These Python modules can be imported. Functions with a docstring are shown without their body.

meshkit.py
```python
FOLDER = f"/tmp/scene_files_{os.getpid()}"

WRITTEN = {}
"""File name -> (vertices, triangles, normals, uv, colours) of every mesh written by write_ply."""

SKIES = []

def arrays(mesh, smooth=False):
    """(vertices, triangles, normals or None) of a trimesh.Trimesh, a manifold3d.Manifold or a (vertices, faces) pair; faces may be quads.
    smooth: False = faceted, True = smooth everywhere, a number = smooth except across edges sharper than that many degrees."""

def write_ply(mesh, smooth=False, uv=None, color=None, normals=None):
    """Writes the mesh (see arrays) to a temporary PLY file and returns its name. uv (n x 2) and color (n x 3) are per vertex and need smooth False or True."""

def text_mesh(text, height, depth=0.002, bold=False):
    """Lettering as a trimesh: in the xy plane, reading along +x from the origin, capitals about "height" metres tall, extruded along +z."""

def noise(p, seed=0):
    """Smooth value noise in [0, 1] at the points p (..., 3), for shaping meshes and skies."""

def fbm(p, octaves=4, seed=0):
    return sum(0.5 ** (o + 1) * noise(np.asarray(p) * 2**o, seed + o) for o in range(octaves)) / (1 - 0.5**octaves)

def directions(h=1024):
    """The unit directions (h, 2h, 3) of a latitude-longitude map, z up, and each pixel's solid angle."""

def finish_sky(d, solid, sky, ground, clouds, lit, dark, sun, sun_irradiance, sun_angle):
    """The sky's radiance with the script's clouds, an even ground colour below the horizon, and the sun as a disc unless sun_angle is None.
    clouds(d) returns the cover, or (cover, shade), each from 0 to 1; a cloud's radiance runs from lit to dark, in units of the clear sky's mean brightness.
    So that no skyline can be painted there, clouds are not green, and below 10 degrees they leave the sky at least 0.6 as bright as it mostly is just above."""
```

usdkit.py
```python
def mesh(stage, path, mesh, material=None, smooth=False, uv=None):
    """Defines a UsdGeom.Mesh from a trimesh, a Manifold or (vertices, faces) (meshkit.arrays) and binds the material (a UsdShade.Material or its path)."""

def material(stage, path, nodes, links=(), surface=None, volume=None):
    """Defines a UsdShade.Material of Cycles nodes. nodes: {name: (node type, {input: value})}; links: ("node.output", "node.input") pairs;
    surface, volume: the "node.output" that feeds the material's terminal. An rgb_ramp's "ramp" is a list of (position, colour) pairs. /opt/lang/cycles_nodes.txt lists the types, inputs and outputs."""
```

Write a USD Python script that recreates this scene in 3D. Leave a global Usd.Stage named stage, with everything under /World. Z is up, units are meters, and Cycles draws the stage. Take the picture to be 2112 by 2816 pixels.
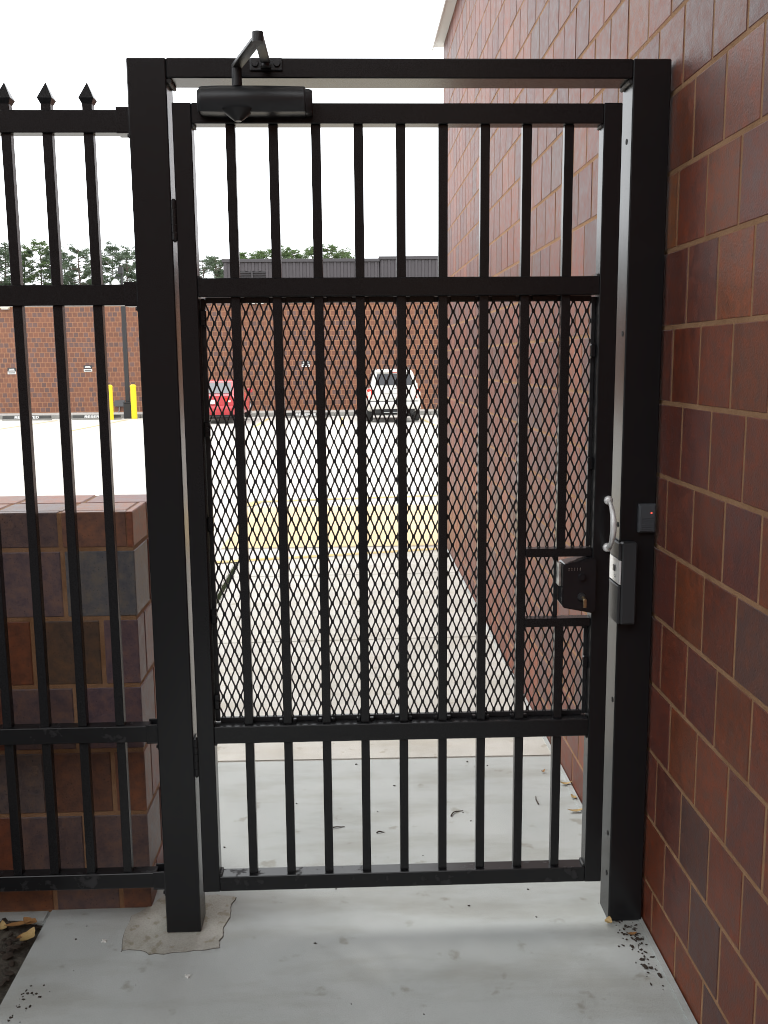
import math
import random
import numpy as np
import trimesh
import manifold3d as m3
import meshkit
import usdkit
from pxr import Gf, Sdf, Usd, UsdGeom, UsdLux, UsdShade, Vt

random.seed(7)
rng = np.random.default_rng(7)
stage = Usd.Stage.CreateInMemory()
UsdGeom.SetStageUpAxis(stage, UsdGeom.Tokens.z)
UsdGeom.SetStageMetersPerUnit(stage, 1.0)
stage.DefinePrim('/World', 'Xform')
stage.DefinePrim('/World/Looks', 'Scope')

# ------------------------------------------------------------------ camera
YAW, PITCH, ROLL, FPX = 0.0352, -0.1557, -0.0085, 2649.7
EYE = np.array([0.562, -2.6528, 1.677])
fw = np.array([math.sin(YAW) * math.cos(PITCH), math.cos(YAW) * math.cos(PITCH), math.sin(PITCH)])
r0 = np.array([math.cos(YAW), -math.sin(YAW), 0.0])
u0 = np.cross(r0, fw)
rt = math.cos(ROLL) * r0 + math.sin(ROLL) * u0
up = np.cross(rt, fw)
cam = UsdGeom.Camera.Define(stage, '/World/camera')
cam.AddTransformOp().Set(Gf.Matrix4d(*rt, 0, *up, 0, *(-fw), 0, *EYE, 1))
cam.CreateHorizontalApertureAttr(24.0)
cam.CreateVerticalApertureAttr(32.0)
cam.CreateFocalLengthAttr(24.0 * FPX / 2112)
cam.CreateClippingRangeAttr(Gf.Vec2f(0.05, 2000))
cam.CreateExposureAttr(0.15)

# ------------------------------------------------------------------ sky: overcast, sun diffuse behind cloud
SUN_AZ, SUN_EL = math.radians(-50), math.radians(52)     # atan2(x, y): front left
sky = UsdLux.DomeLight.Define(stage, '/World/sky')
sky.GetPrim().SetCustomDataByKey('kind', 'structure')
sm = usdkit.material(stage, '/World/Looks/overcast_sky', {
    'sky': ('sky_texture', {'sky_type': 'single_scattering', 'sun_disc': False, 'sun_elevation': SUN_EL, 'sun_rotation': SUN_AZ, 'aerosol_density': 2.0}),
    'tc': ('texture_coordinate', {}),
    'n': ('noise_texture', {'scale': 2.2, 'detail': 4.0, 'roughness': 0.5}),
    'r': ('rgb_ramp', {'ramp': [(0.3, (15.5, 16.0, 16.6)), (0.7, (19.5, 19.8, 20.0))]}),
    'x': ('mix_color', {'fac': 0.95, 'use_clamp': False}),
    'b': ('background_shader', {'strength': 0.12})},
    [('tc.generated', 'n.vector'), ('n.fac', 'r.fac'), ('sky.color', 'x.a'), ('r.color', 'x.b'), ('x.result', 'b.color')], surface='b.background')
UsdShade.MaterialBindingAPI.Apply(sky.GetPrim()).Bind(sm)
sun = UsdLux.DistantLight.Define(stage, '/World/sun')
sun.CreateNormalizeAttr(True)
sun.CreateIntensityAttr(0.3)
sun.CreateAngleAttr(20.0)
sun.CreateColorAttr(Gf.Vec3f(1.0, 0.96, 0.9))
sd = np.array([math.sin(SUN_AZ) * math.cos(SUN_EL), math.cos(SUN_AZ) * math.cos(SUN_EL), math.sin(SUN_EL)])
sx_ = np.cross([0, 0, 1.0], sd); sx_ /= np.linalg.norm(sx_)
sy_ = np.cross(sd, sx_)
sun.AddTransformOp().Set(Gf.Matrix4d(*sx_, 0, *sy_, 0, *sd, 0, 0, 0, 30, 1))

# ------------------------------------------------------------------ helpers
used = {}
def path_of(parent, name):
    base = parent.GetPath().pathString if parent is not None else '/World'
    n = used.get((base, name), 0)
    used[(base, name)] = n + 1
    return f'{base}/{name}' + (f'_{n:03d}' if n else '')

def tag(prim, label=None, cat=None, group=None, kind=None):
    p = prim.GetPrim() if hasattr(prim, 'GetPrim') else prim
    for k, v in (('label', label), ('category', cat), ('group', group), ('kind', kind)):
        if v:
            p.SetCustomDataByKey(k, v)
    return p

def thing(name, label, cat, loc=(0, 0, 0), rz=0.0, group=None, kind=None):
    x = UsdGeom.Xform.Define(stage, path_of(None, name))
    x.AddTranslateOp().Set(Gf.Vec3d(*loc))
    if rz:
        x.AddRotateZOp().Set(rz)
    return tag(x, label, cat, group, kind)

def obj(name, mesh, mat, parent=None, smooth=False, tone=None, label=None, kind=None, cat=None, group=None):
    m = usdkit.mesh(stage, path_of(parent, name), mesh, mat, smooth=smooth)
    if tone is not None:
        pv = UsdGeom.PrimvarsAPI(m).CreatePrimvar('tone', Sdf.ValueTypeNames.Color3fArray, UsdGeom.Tokens.vertex)
        n = len(m.GetPointsAttr().Get())
        t = np.asarray(tone, np.float32)
        if t.ndim == 1:
            t = np.tile(t, (n, 1))
        pv.Set(Vt.Vec3fArray.FromNumpy(np.ascontiguousarray(t)))
    return tag(m, label, cat, group, kind)

def copy_of(src, name, loc, rz, label):
    x = UsdGeom.Xform.Define(stage, path_of(None, name))
    x.GetPrim().GetReferences().AddInternalReference(src.GetPath())
    x.ClearXformOpOrder()
    x.AddTranslateOp(opSuffix='place').Set(Gf.Vec3d(*loc))
    if rz:
        x.AddRotateZOp(opSuffix='place').Set(rz)
    x.GetPrim().SetInstanceable(True)
    was = src.GetCustomData()
    return tag(x, label, was.get('category'), was.get('group'))

def box(x0, x1, y0, y1, z0, z1, c=0.0):
    """A box, its edges chamfered by c."""
    if c <= 0:
        m = trimesh.creation.box([x1 - x0, y1 - y0, z1 - z0])
        m.apply_translation([(x0 + x1) / 2, (y0 + y1) / 2, (z0 + z1) / 2])
        return m
    lo, hi, pts = np.array([x0, y0, z0]), np.array([x1, y1, z1]), []
    for i in np.ndindex(2, 2, 2):
        p = np.where(np.array(i) > 0, hi, lo)
        s = np.where(np.array(i) > 0, -1, 1)
        for a in range(3):
            q = p + s * c
            q[a] = p[a]
            pts.append(q)
    return hull(pts)

def hull(pts):
    return trimesh.Trimesh(*_mf(m3.Manifold.hull_points(np.asarray(pts, float))), process=False)

def _mf(m):
    k = m.to_mesh()
    return k.vert_properties[:, :3], k.tri_verts

def cat_(ms):
    return trimesh.util.concatenate(list(ms))

def cyl(a, b, r, r2=None, n=16):
    """A cylinder or cone frustum from a to b."""
    a, b = np.asarray(a, float), np.asarray(b, float)
    r2 = r if r2 is None else r2
    d = (b - a) / np.linalg.norm(b - a)
    s = np.cross(d, [0, 0, 1.0] if abs(d[2]) < 0.9 else [1.0, 0, 0]); s /= np.linalg.norm(s)
    t = np.cross(d, s)
    k = np.arange(n) * 2 * math.pi / n
    ring = np.cos(k)[:, None] * s + np.sin(k)[:, None] * t
    v = np.vstack([a + r * ring, b + r2 * ring, [a], [b]])
    f = []
    for i in range(n):
        j = (i + 1) % n
        f += [[i, j, n + j], [i, n + j, n + i], [2 * n, j, i], [2 * n + 1, n + i, n + j]]
    return trimesh.Trimesh(v, f, process=False)

def tube(pts, rad, n=10):
    """A swept round tube with radius per point (closed ends)."""
    p = np.asarray(pts, float)
    rad = np.broadcast_to(rad, (len(p),))
    tan = np.gradient(p, axis=0); tan /= np.linalg.norm(tan, axis=1, keepdims=True)
    ref = np.array([1.0, 0, 0]) if abs(tan[0][0]) < 0.8 else np.array([0, 0, 1.0])
    k = np.arange(n) * 2 * math.pi / n
    v, f = [], []
    for q, t, r in zip(p, tan, rad):
        s = np.cross(t, ref); s /= np.linalg.norm(s); w = np.cross(t, s)
        v.append(q + r * (np.cos(k)[:, None] * s + np.sin(k)[:, None] * w))
    v = np.vstack(v + [[p[0]], [p[-1]]])
    m = len(p)
    for i in range(m - 1):
        for a in range(n):
            b = (a + 1) % n
            f += [[i * n + a, i * n + b, (i + 1) * n + b], [i * n + a, (i + 1) * n + b, (i + 1) * n + a]]
    for a in range(n):
        b = (a + 1) % n
        f += [[m * n, b, a], [m * n + 1, (m - 1) * n + a, (m - 1) * n + b]]
    return trimesh.Trimesh(v, f, process=False)

def prism(poly, z0, z1):
    """Vertical prism over an (x, y) polygon."""
    cs = m3.CrossSection([np.asarray(poly, float)], m3.FillRule.NonZero)
    return trimesh.Trimesh(*_mf(m3.Manifold.extrude(cs, z1 - z0).translate((0, 0, z0))), process=False)

def mat(name, nodes, links, surface='p.BSDF'):
    return usdkit.material(stage, '/World/Looks/' + name, nodes, links, surface=surface)

def plain(name, color, rough=0.5, metallic=0.0, spec=0.5, bump=0.0, bscale=60.0, coat=0.0):
    nodes = {'p': ('principled_bsdf', {'base_color': color, 'roughness': rough, 'metallic': metallic, 'specular_ior_level': spec, 'coat_weight': coat}),
             'g': ('geometry', {}), 'n': ('noise_texture', {'scale': bscale, 'detail': 3.0}),
             'rr': ('map_range', {'from_min': 0.3, 'from_max': 0.7, 'to_min': rough * 0.85, 'to_max': min(1.0, rough * 1.2)})}
    links = [('g.position', 'n.vector'), ('n.fac', 'rr.value'), ('rr.result', 'p.roughness')]
    if bump:
        nodes['b'] = ('bump', {'strength': bump, 'distance': 0.002})
        links += [('n.fac', 'b.height'), ('b.normal', 'p.normal')]
    return mat(name, nodes, links)

# ------------------------------------------------------------------ materials
M = {}
M['black_paint'] = plain('black_paint', (0.005, 0.005, 0.0056), 0.25, spec=0.42, bump=0.08, bscale=380)
M['worn_paint'] = mat('worn_paint', {
    'g': ('geometry', {}), 'n': ('noise_texture', {'scale': 17.0, 'detail': 4.0, 'roughness': 0.6}),
    'r': ('rgb_ramp', {'ramp': [(0.60, (0.005, 0.005, 0.0056)), (0.64, (0.026, 0.026, 0.028))]}),
    'q': ('map_range', {'from_min': 0.58, 'from_max': 0.64, 'to_min': 0.25, 'to_max': 0.75, 'clamp': True}),
    'p': ('principled_bsdf', {'specular_ior_level': 0.42})},
    [('g.position', 'n.vector'), ('n.fac', 'r.fac'), ('n.fac', 'q.value'), ('r.color', 'p.base_color'), ('q.result', 'p.roughness')])
M['mesh_paint'] = plain('mesh_paint', (0.007, 0.007, 0.008), 0.35)
M['closer_paint'] = plain('closer_paint', (0.018, 0.019, 0.021), 0.36, bump=0.2, bscale=600)
M['lock_paint'] = plain('lock_paint', (0.007, 0.007, 0.008), 0.12)
M['dark_hole'] = plain('dark_hole', (0.004, 0.004, 0.004), 0.8)
M['steel'] = plain('steel', (0.62, 0.62, 0.6), 0.33, metallic=1.0)
M['dull_nickel'] = plain('dull_nickel', (0.78, 0.78, 0.77), 0.45, metallic=0.55)
M['brass'] = plain('brass', (0.62, 0.47, 0.28), 0.3, metallic=1.0)
M['strike_grey'] = plain('strike_grey', (0.022, 0.023, 0.025), 0.42, bump=0.1, bscale=500)
M['reader_plastic'] = plain('reader_plastic', (0.055, 0.06, 0.067), 0.45)
M['weld'] = plain('weld', (0.02, 0.02, 0.02), 0.5, bump=0.8, bscale=300)
M['coping_metal'] = plain('coping_metal', (0.72, 0.74, 0.75), 0.4)
M['yellow_plastic'] = plain('yellow_plastic', (0.78, 0.60, 0.015), 0.45)
M['siding'] = plain('siding', (0.060, 0.052, 0.056), 0.5)
M['siding_trim'] = plain('siding_trim', (0.05, 0.045, 0.048), 0.5)
M['louver_dark'] = plain('louver_dark', (0.03, 0.027, 0.028), 0.6)
M['tire'] = plain('tire', (0.02, 0.02, 0.02), 0.8)
M['rim'] = plain('rim', (0.55, 0.55, 0.55), 0.35, metallic=0.8)
M['car_white'] = plain('car_white', (0.55, 0.54, 0.50), 0.3, coat=0.6)
M['car_red'] = plain('car_red', (0.38, 0.018, 0.025), 0.3, coat=0.8)
M['car_glass'] = plain('car_glass', (0.012, 0.013, 0.016), 0.06, spec=0.6)
M['car_glass_bright'] = plain('car_glass_bright', (0.02, 0.022, 0.025), 0.03, spec=1.0, coat=1.0)
M['car_black'] = plain('car_black', (0.015, 0.015, 0.016), 0.55)
M['tail_red'] = plain('tail_red', (0.65, 0.02, 0.01), 0.15, coat=1.0)
M['tail_clear'] = plain('tail_clear', (0.75, 0.55, 0.5), 0.15, coat=1.0)
M['plate_white'] = plain('plate_white', (0.55, 0.55, 0.53), 0.4)
M['sign_black'] = plain('sign_black', (0.03, 0.03, 0.03), 0.5)
M['letter_white'] = plain('letter_white', (0.8, 0.8, 0.78), 0.7)
M['dome_white'] = plain('dome_white', (0.8, 0.8, 0.78), 0.35)
M['fixture_cream'] = plain('fixture_cream', (0.65, 0.6, 0.45), 0.5)
M['box_grey'] = plain('box_grey', (0.07, 0.07, 0.075), 0.5)
M['bark'] = plain('bark', (0.10, 0.075, 0.06), 0.9)
M['canopy_soffit'] = plain('canopy_soffit', (0.72, 0.73, 0.74), 0.9)
M['asphalt'] = plain('asphalt', (0.06, 0.06, 0.06), 0.9)
M['rear_brick'] = plain('rear_brick', (0.11, 0.055, 0.04), 0.9)
M['canopy_wall'] = plain('canopy_wall', (0.42, 0.43, 0.44), 0.9)
M['led'] = mat('led', {'e': ('emission', {'color': (1.0, 0.12, 0.08), 'strength': 1.6})}, [], 'e.emission')

def brick_material(name, rough=0.42, scale=1.0, spec=0.38, lo=(0.58, 0.66, 0.82), hi=(1.48, 1.28, 1.0)):
    return mat(name, {
        'a': ('attribute', {'attribute': 'tone'}), 'g': ('geometry', {}),
        'n': ('noise_texture', {'scale': 26.0 * scale, 'detail': 6.0, 'roughness': 0.68}),
        'n2': ('noise_texture', {'scale': 170.0 * scale, 'detail': 2.0, 'roughness': 0.6}),
        'n3': ('noise_texture', {'scale': 3.0, 'detail': 2.0}),
        'cr': ('rgb_ramp', {'ramp': [(0.30, lo), (0.5, (1.0, 1.0, 1.0)), (0.70, hi)]}),
        'sp': ('rgb_ramp', {'ramp': [(0.28, (0.25, 0.25, 0.27)), (0.38, (1, 1, 1)), (0.8, (1, 1, 1)), (0.86, (1.5, 1.4, 1.3))]}),
        'c3': ('rgb_ramp', {'ramp': [(0.3, (0.9, 0.9, 0.92)), (0.7, (1.08, 1.06, 1.03))]}),
        'm1': ('mix_color', {'blend_type': 'multiply', 'fac': 1.0, 'use_clamp': False}),
        'm2': ('mix_color', {'blend_type': 'multiply', 'fac': 0.8, 'use_clamp': False}),
        'm3': ('mix_color', {'blend_type': 'multiply', 'fac': 1.0, 'use_clamp': False}),
        'b': ('bump', {'strength': 0.5, 'distance': 0.002}),
        'rr': ('map_range', {'from_min': 0.3, 'from_max': 0.7, 'to_min': rough - 0.07, 'to_max': rough + 0.1}),
        'p': ('principled_bsdf', {'roughness': rough, 'specular_ior_level': spec})},
        [('g.position', 'n.vector'), ('g.position', 'n2.vector'), ('g.position', 'n3.vector'), ('n.fac', 'cr.fac'), ('n2.fac', 'sp.fac'), ('n3.fac', 'c3.fac'),
         ('a.color', 'm1.a'), ('cr.color', 'm1.b'), ('m1.result', 'm2.a'), ('sp.color', 'm2.b'), ('m2.result', 'm3.a'), ('c3.color', 'm3.b'),
         ('m3.result', 'p.base_color'), ('n2.fac', 'b.height'), ('b.normal', 'p.normal'), ('n.fac', 'rr.value'), ('rr.result', 'p.roughness')])
M['brick'] = brick_material('brick', rough=0.46)
M['far_brick'] = brick_material('far_brick', scale=0.5, lo=(0.9, 0.92, 0.96), hi=(1.1, 1.08, 1.05))

def two_noise(name, c0, c1, s0, s1, rough, bump, spots=None, dist=0.004, spec=0.35, stain=None):
    nodes = {'g': ('geometry', {}), 'n': ('noise_texture', {'scale': s0, 'detail': 6.0, 'roughness': 0.62}),
             'n2': ('noise_texture', {'scale': s1, 'detail': 3.0, 'roughness': 0.7}),
             'r': ('rgb_ramp', {'ramp': [(0.28, c0), (0.72, c1)]}),
             'r2': ('rgb_ramp', {'ramp': [(0.2, (0.80, 0.80, 0.80)), (0.5, (1, 1, 1)), (0.8, (1.10, 1.10, 1.10))]}),
             'x': ('mix_color', {'blend_type': 'multiply', 'fac': 1.0, 'use_clamp': False}),
             'b': ('bump', {'strength': bump, 'distance': dist}),
             'p': ('principled_bsdf', {'roughness': rough, 'specular_ior_level': spec})}
    links = [('g.position', 'n.vector'), ('g.position', 'n2.vector'), ('n.fac', 'r.fac'), ('n2.fac', 'r2.fac'), ('r.color', 'x.a'), ('r2.color', 'x.b'),
             ('n2.fac', 'b.height'), ('b.normal', 'p.normal')]
    last = 'x.result'
    if spots:
        nodes['n4'] = ('noise_texture', {'scale': spots[0], 'detail': 3.0, 'roughness': 0.55})
        nodes['r4'] = ('rgb_ramp', {'ramp': [(spots[1], spots[2]), (spots[1] + 0.07, (1, 1, 1))]})
        nodes['x4'] = ('mix_color', {'blend_type': 'multiply', 'fac': 0.85, 'use_clamp': False})
        links += [('g.position', 'n4.vector'), ('n4.fac', 'r4.fac'), (last, 'x4.a'), ('r4.color', 'x4.b')]
        last = 'x4.result'
    if stain:
        nodes['mp'] = ('mapping', {'scale': (1.1, 3.2, 1.0), 'location': (3.1, 1.7, 0.0)})
        nodes['n5'] = ('noise_texture', {'scale': 1.7, 'detail': 5.0, 'roughness': 0.6})
        nodes['r5'] = ('rgb_ramp', {'ramp': [(0.36, stain), (0.52, (1, 1, 1)), (0.7, (1.04, 1.04, 1.04))]})
        nodes['x5'] = ('mix_color', {'blend_type': 'multiply', 'fac': 0.5, 'use_clamp': False})
        links += [('g.position', 'mp.vector'), ('mp.vector', 'n5.vector'), ('n5.fac', 'r5.fac'), (last, 'x5.a'), ('r5.color', 'x5.b')]
        last = 'x5.result'
    links.append((last, 'p.base_color'))
    return mat(name, nodes, links)
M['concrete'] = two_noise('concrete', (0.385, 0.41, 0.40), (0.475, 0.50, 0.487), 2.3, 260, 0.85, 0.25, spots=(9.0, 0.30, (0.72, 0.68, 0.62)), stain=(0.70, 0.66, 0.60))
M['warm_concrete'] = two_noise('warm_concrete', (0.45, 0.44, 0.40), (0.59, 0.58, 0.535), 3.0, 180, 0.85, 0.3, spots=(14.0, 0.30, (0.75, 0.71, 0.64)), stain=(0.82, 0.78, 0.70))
M['lot_concrete'] = two_noise('lot_concrete', (0.44, 0.42, 0.385), (0.55, 0.53, 0.49), 0.35, 12, 0.85, 0.1)
M['joint_filler'] = two_noise('joint_filler', (0.06, 0.055, 0.05), (0.14, 0.13, 0.11), 8, 200, 0.9, 0.3)
M['patch_concrete'] = two_noise('patch_concrete', (0.33, 0.32, 0.27), (0.46, 0.45, 0.41), 12, 190, 0.9, 0.6, spots=(26, 0.36, (0.74, 0.70, 0.60)))
M['mortar'] = two_noise('mortar', (0.25, 0.14, 0.075), (0.34, 0.205, 0.12), 9, 240, 0.9, 0.6, spec=0.08)
M['low_mortar'] = two_noise('low_mortar', (0.20, 0.10, 0.045), (0.32, 0.19, 0.11), 9, 240, 0.9, 0.6)
M['far_mortar'] = two_noise('far_mortar', (0.27, 0.135, 0.075), (0.33, 0.17, 0.095), 1, 20, 0.9, 0.0)
M['yellow_line'] = two_noise('yellow_line', (0.52, 0.36, 0.09), (0.58, 0.49, 0.28), 7, 60, 0.8, 0.1)
M['faded_yellow'] = two_noise('faded_yellow', (0.56, 0.43, 0.23), (0.60, 0.49, 0.30), 1.6, 30, 0.85, 0.1)
M['soil'] = two_noise('soil', (0.025, 0.021, 0.017), (0.17, 0.15, 0.12), 30, 240, 0.95, 1.0, dist=0.01)
M['crumb'] = plain('crumb', (0.035, 0.025, 0.018), 0.9)
M['white_chip'] = plain('white_chip', (0.6, 0.6, 0.57), 0.8)
M['grass_ground'] = two_noise('grass_ground', (0.05, 0.07, 0.025), (0.10, 0.10, 0.05), 0.2, 4, 0.95, 0.2)
M['stop_concrete'] = two_noise('stop_concrete', (0.17, 0.165, 0.15), (0.27, 0.26, 0.24), 3, 30, 0.9, 0.2)
M['stop_paint'] = two_noise('stop_paint', (0.03, 0.03, 0.03), (0.07, 0.07, 0.065), 4, 30, 0.8, 0.1)
M['dry_leaf'] = two_noise('dry_leaf', (0.22, 0.10, 0.035), (0.38, 0.21, 0.08), 40, 200, 0.7, 0.3)
M['tan_leaf'] = two_noise('tan_leaf', (0.38, 0.26, 0.10), (0.50, 0.36, 0.17), 40, 200, 0.7, 0.3)
M['twig'] = plain('twig', (0.06, 0.045, 0.035), 0.9)
def leafy(name, c0, c1):
    return mat(name, {
        'g': ('geometry', {}), 'r': ('rgb_ramp', {'ramp': [(0.0, c0), (1.0, c1)]}),
        'd': ('principled_bsdf', {'roughness': 0.6}), 't': ('translucent_bsdf', {}), 'x': ('mix_closure', {'fac': 0.3})},
        [('g.random_per_island', 'r.fac'), ('r.color', 'd.base_color'), ('r.color', 't.color'), ('d.BSDF', 'x.closure1'), ('t.BSDF', 'x.closure2')], 'x.closure')
M['needles'] = leafy('needles', (0.09, 0.125, 0.075), (0.20, 0.25, 0.16))
M['needles_olive'] = leafy('needles_olive', (0.10, 0.15, 0.055), (0.22, 0.28, 0.12))
M['grass_blade'] = leafy('grass_blade', (0.03, 0.04, 0.015), (0.09, 0.10, 0.04))

# ------------------------------------------------------------------ ground, pavement, parking lot
def zg(y):
    """The lot falls away gently towards the far building."""
    return 0.0 if y < 9 else -min(y - 9, 29) / 29 * 0.5

def strip(x0, x1, ys, dz, thick=0.0):
    """A sheet (or slab) following the lot's fall. x0, x1 may be functions of y."""
    f = lambda v, y: v(y) if callable(v) else v
    top = [[f(x, y), y, zg(y) + dz] for y in ys for x in (x0, x1)]
    n = len(ys)
    fc = []
    for i in range(n - 1):
        a = 2 * i
        fc += [[a, a + 1, a + 3], [a, a + 3, a + 2]]
    if not thick:
        return trimesh.Trimesh(top, fc, process=False)
    v = np.array(top); w = v - [0, 0, thick]; k = len(v)
    fc2 = list(fc) + [[c + k, b + k, a + k] for a, b, c in fc]
    for i in range(n - 1):
        a = 2 * i
        fc2 += [[a, a + 2, a + 2 + k], [a, a + 2 + k, a + k], [a + 1, a + 1 + k, a + 3 + k], [a + 1, a + 3 + k, a + 3]]
    e = 2 * (n - 1)
    fc2 += [[0, k, 1 + k], [0, 1 + k, 1], [e, e + 1, e + 1 + k], [e, e + 1 + k, e + k]]
    return trimesh.Trimesh(np.vstack([v, w]), fc2, process=False)

YS = [-60, -30, 9, 38, 60, 120, 260, 400]
gv, gf = [], []
XS = [-400, -120, -60, -20, 20, 60, 120, 400]
for y in YS:
    for x in XS:
        gv.append([x, y, zg(y) - 0.12])
nx = len(XS)
for i in range(len(YS) - 1):
    for j in range(nx - 1):
        a = i * nx + j
        gf += [[a, a + 1, a + nx + 1], [a, a + nx + 1, a + nx]]
obj('ground', (gv, gf), M['grass_ground'], kind='structure', label='grassy ground running out to the trees behind the far building', cat='ground')

def top_slab(poly, z0, z1, c=0.004):
    """A slab with a slightly tooled (inset) top edge."""
    cs = m3.CrossSection([np.asarray(poly, float)], m3.FillRule.Positive)
    a = m3.Manifold.extrude(cs, z1 - z0 - c).translate((0, 0, z0))
    b = m3.Manifold.extrude(cs.offset(-c, m3.JoinType.Miter), c).translate((0, 0, z1 - c))
    return trimesh.Trimesh(*_mf(a + b), process=False)

walk = thing('sidewalk', 'pale grey concrete walk running through the gate along the brick wall', 'sidewalk', kind='structure')
g = 0.004
SX0, SX1 = -0.385, 1.428
slabs = [
    [(SX0, -3.4), (SX1, -3.4), (SX1, -1.2), (SX0, -1.2)],
    [(SX0, -1.2 + g), (SX1, -1.2 + g), (SX1, 1.237 - g), (SX0, 1.255 - g)],
    [(SX0, 1.255 + g), (SX1, 1.237 + g), (SX1, 3.05 - g), (SX0, 3.00 - g)],
    [(SX0, 3.00 + g), (SX1, 3.05 + g), (SX1, 4.86 - g), (SX0, 4.82 - g)],
    [(SX0, 4.82 + g), (SX1, 4.86 + g), (SX1, 5.86), (SX0, 5.44)],
]
for k, s in enumerate(slabs):
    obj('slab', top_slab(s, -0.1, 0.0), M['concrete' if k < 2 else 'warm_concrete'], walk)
obj('slab', top_slab([(-3.5, 0.10), (SX0 - 0.003, 0.085), (SX0 - 0.003, 0.55), (-3.5, 0.55)], -0.1, -0.003), M['concrete'], walk)
obj('joint_filler', box(SX0 + 0.01, SX1 - 0.01, -3.3, 5.3, -0.105, -0.009), M['joint_filler'], walk)
# a thick smear of mortar along the foot of the wall
ed = []
for i in range(90):
    y = -3.0 + i * 0.1025
    w = 0.012 + 0.014 * meshkit.noise([[y * 7, 0.3, 0.2]], 3)[0]
    ed.append((1.43 - w, y))
obj('mortar_smear', prism(ed[::-1] + [(1.4255, -3.0), (1.4255, 6.12)][:0] + [(1.4262, -3.05), (1.4262, 6.2)][:2], -0.02, 0.0045), M['concrete'], walk)

lot = thing('parking_lot', 'bright pale concrete parking lot with yellow stall lines', 'parking lot', kind='structure')
xs = [-40, -31, -22, -17.6, -13.2, -8.8, -4.6, -0.4, 4.2, 9, 18, 30]
ysj = [6.0, 10.6, 15.2, 19.2, 23.4, 28.0, 34.0]
gg = 0.008
for i in range(len(xs) - 1):
    for j in range(len(ysj) - 1):
        a, b = ysj[j], ysj[j + 1]
        ys = [a + gg] + [y for y in (9.0,) if a < y < b] + [b - gg]
        obj('slab', strip(xs[i] + gg, xs[i + 1] - gg, ys, -0.004, 0.09), M['lot_concrete'], lot)
obj('slab', strip(-40, SX0 - 0.03, [0.56, 6.0 - gg], -0.004, 0.09), M['lot_concrete'], lot)
obj('slab', trimesh.Trimesh(*_mf(m3.Manifold.extrude(m3.CrossSection([np.array([(SX0, 5.45), (1.43, 5.87), (1.43, 6.26), (20, 6.26), (20, 5.995), (20, 5.99), (20, 6.0), (-0.455, 6.0 - gg), (-0.455, 5.45)])][:0] + [np.array([(SX0 - 0.025, 5.44), (SX0, 5.445), (1.43, 5.865), (1.43, 5.992), (SX0 - 0.025, 5.992)])], m3.FillRule.NonZero), 0.09).translate((0, 0, -0.094))), process=False), M['lot_concrete'], lot)
obj('joint_filler', strip(-40, 30, [0.6, 9, 34], -0.08, 0.02), M['joint_filler'], lot)
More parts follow.
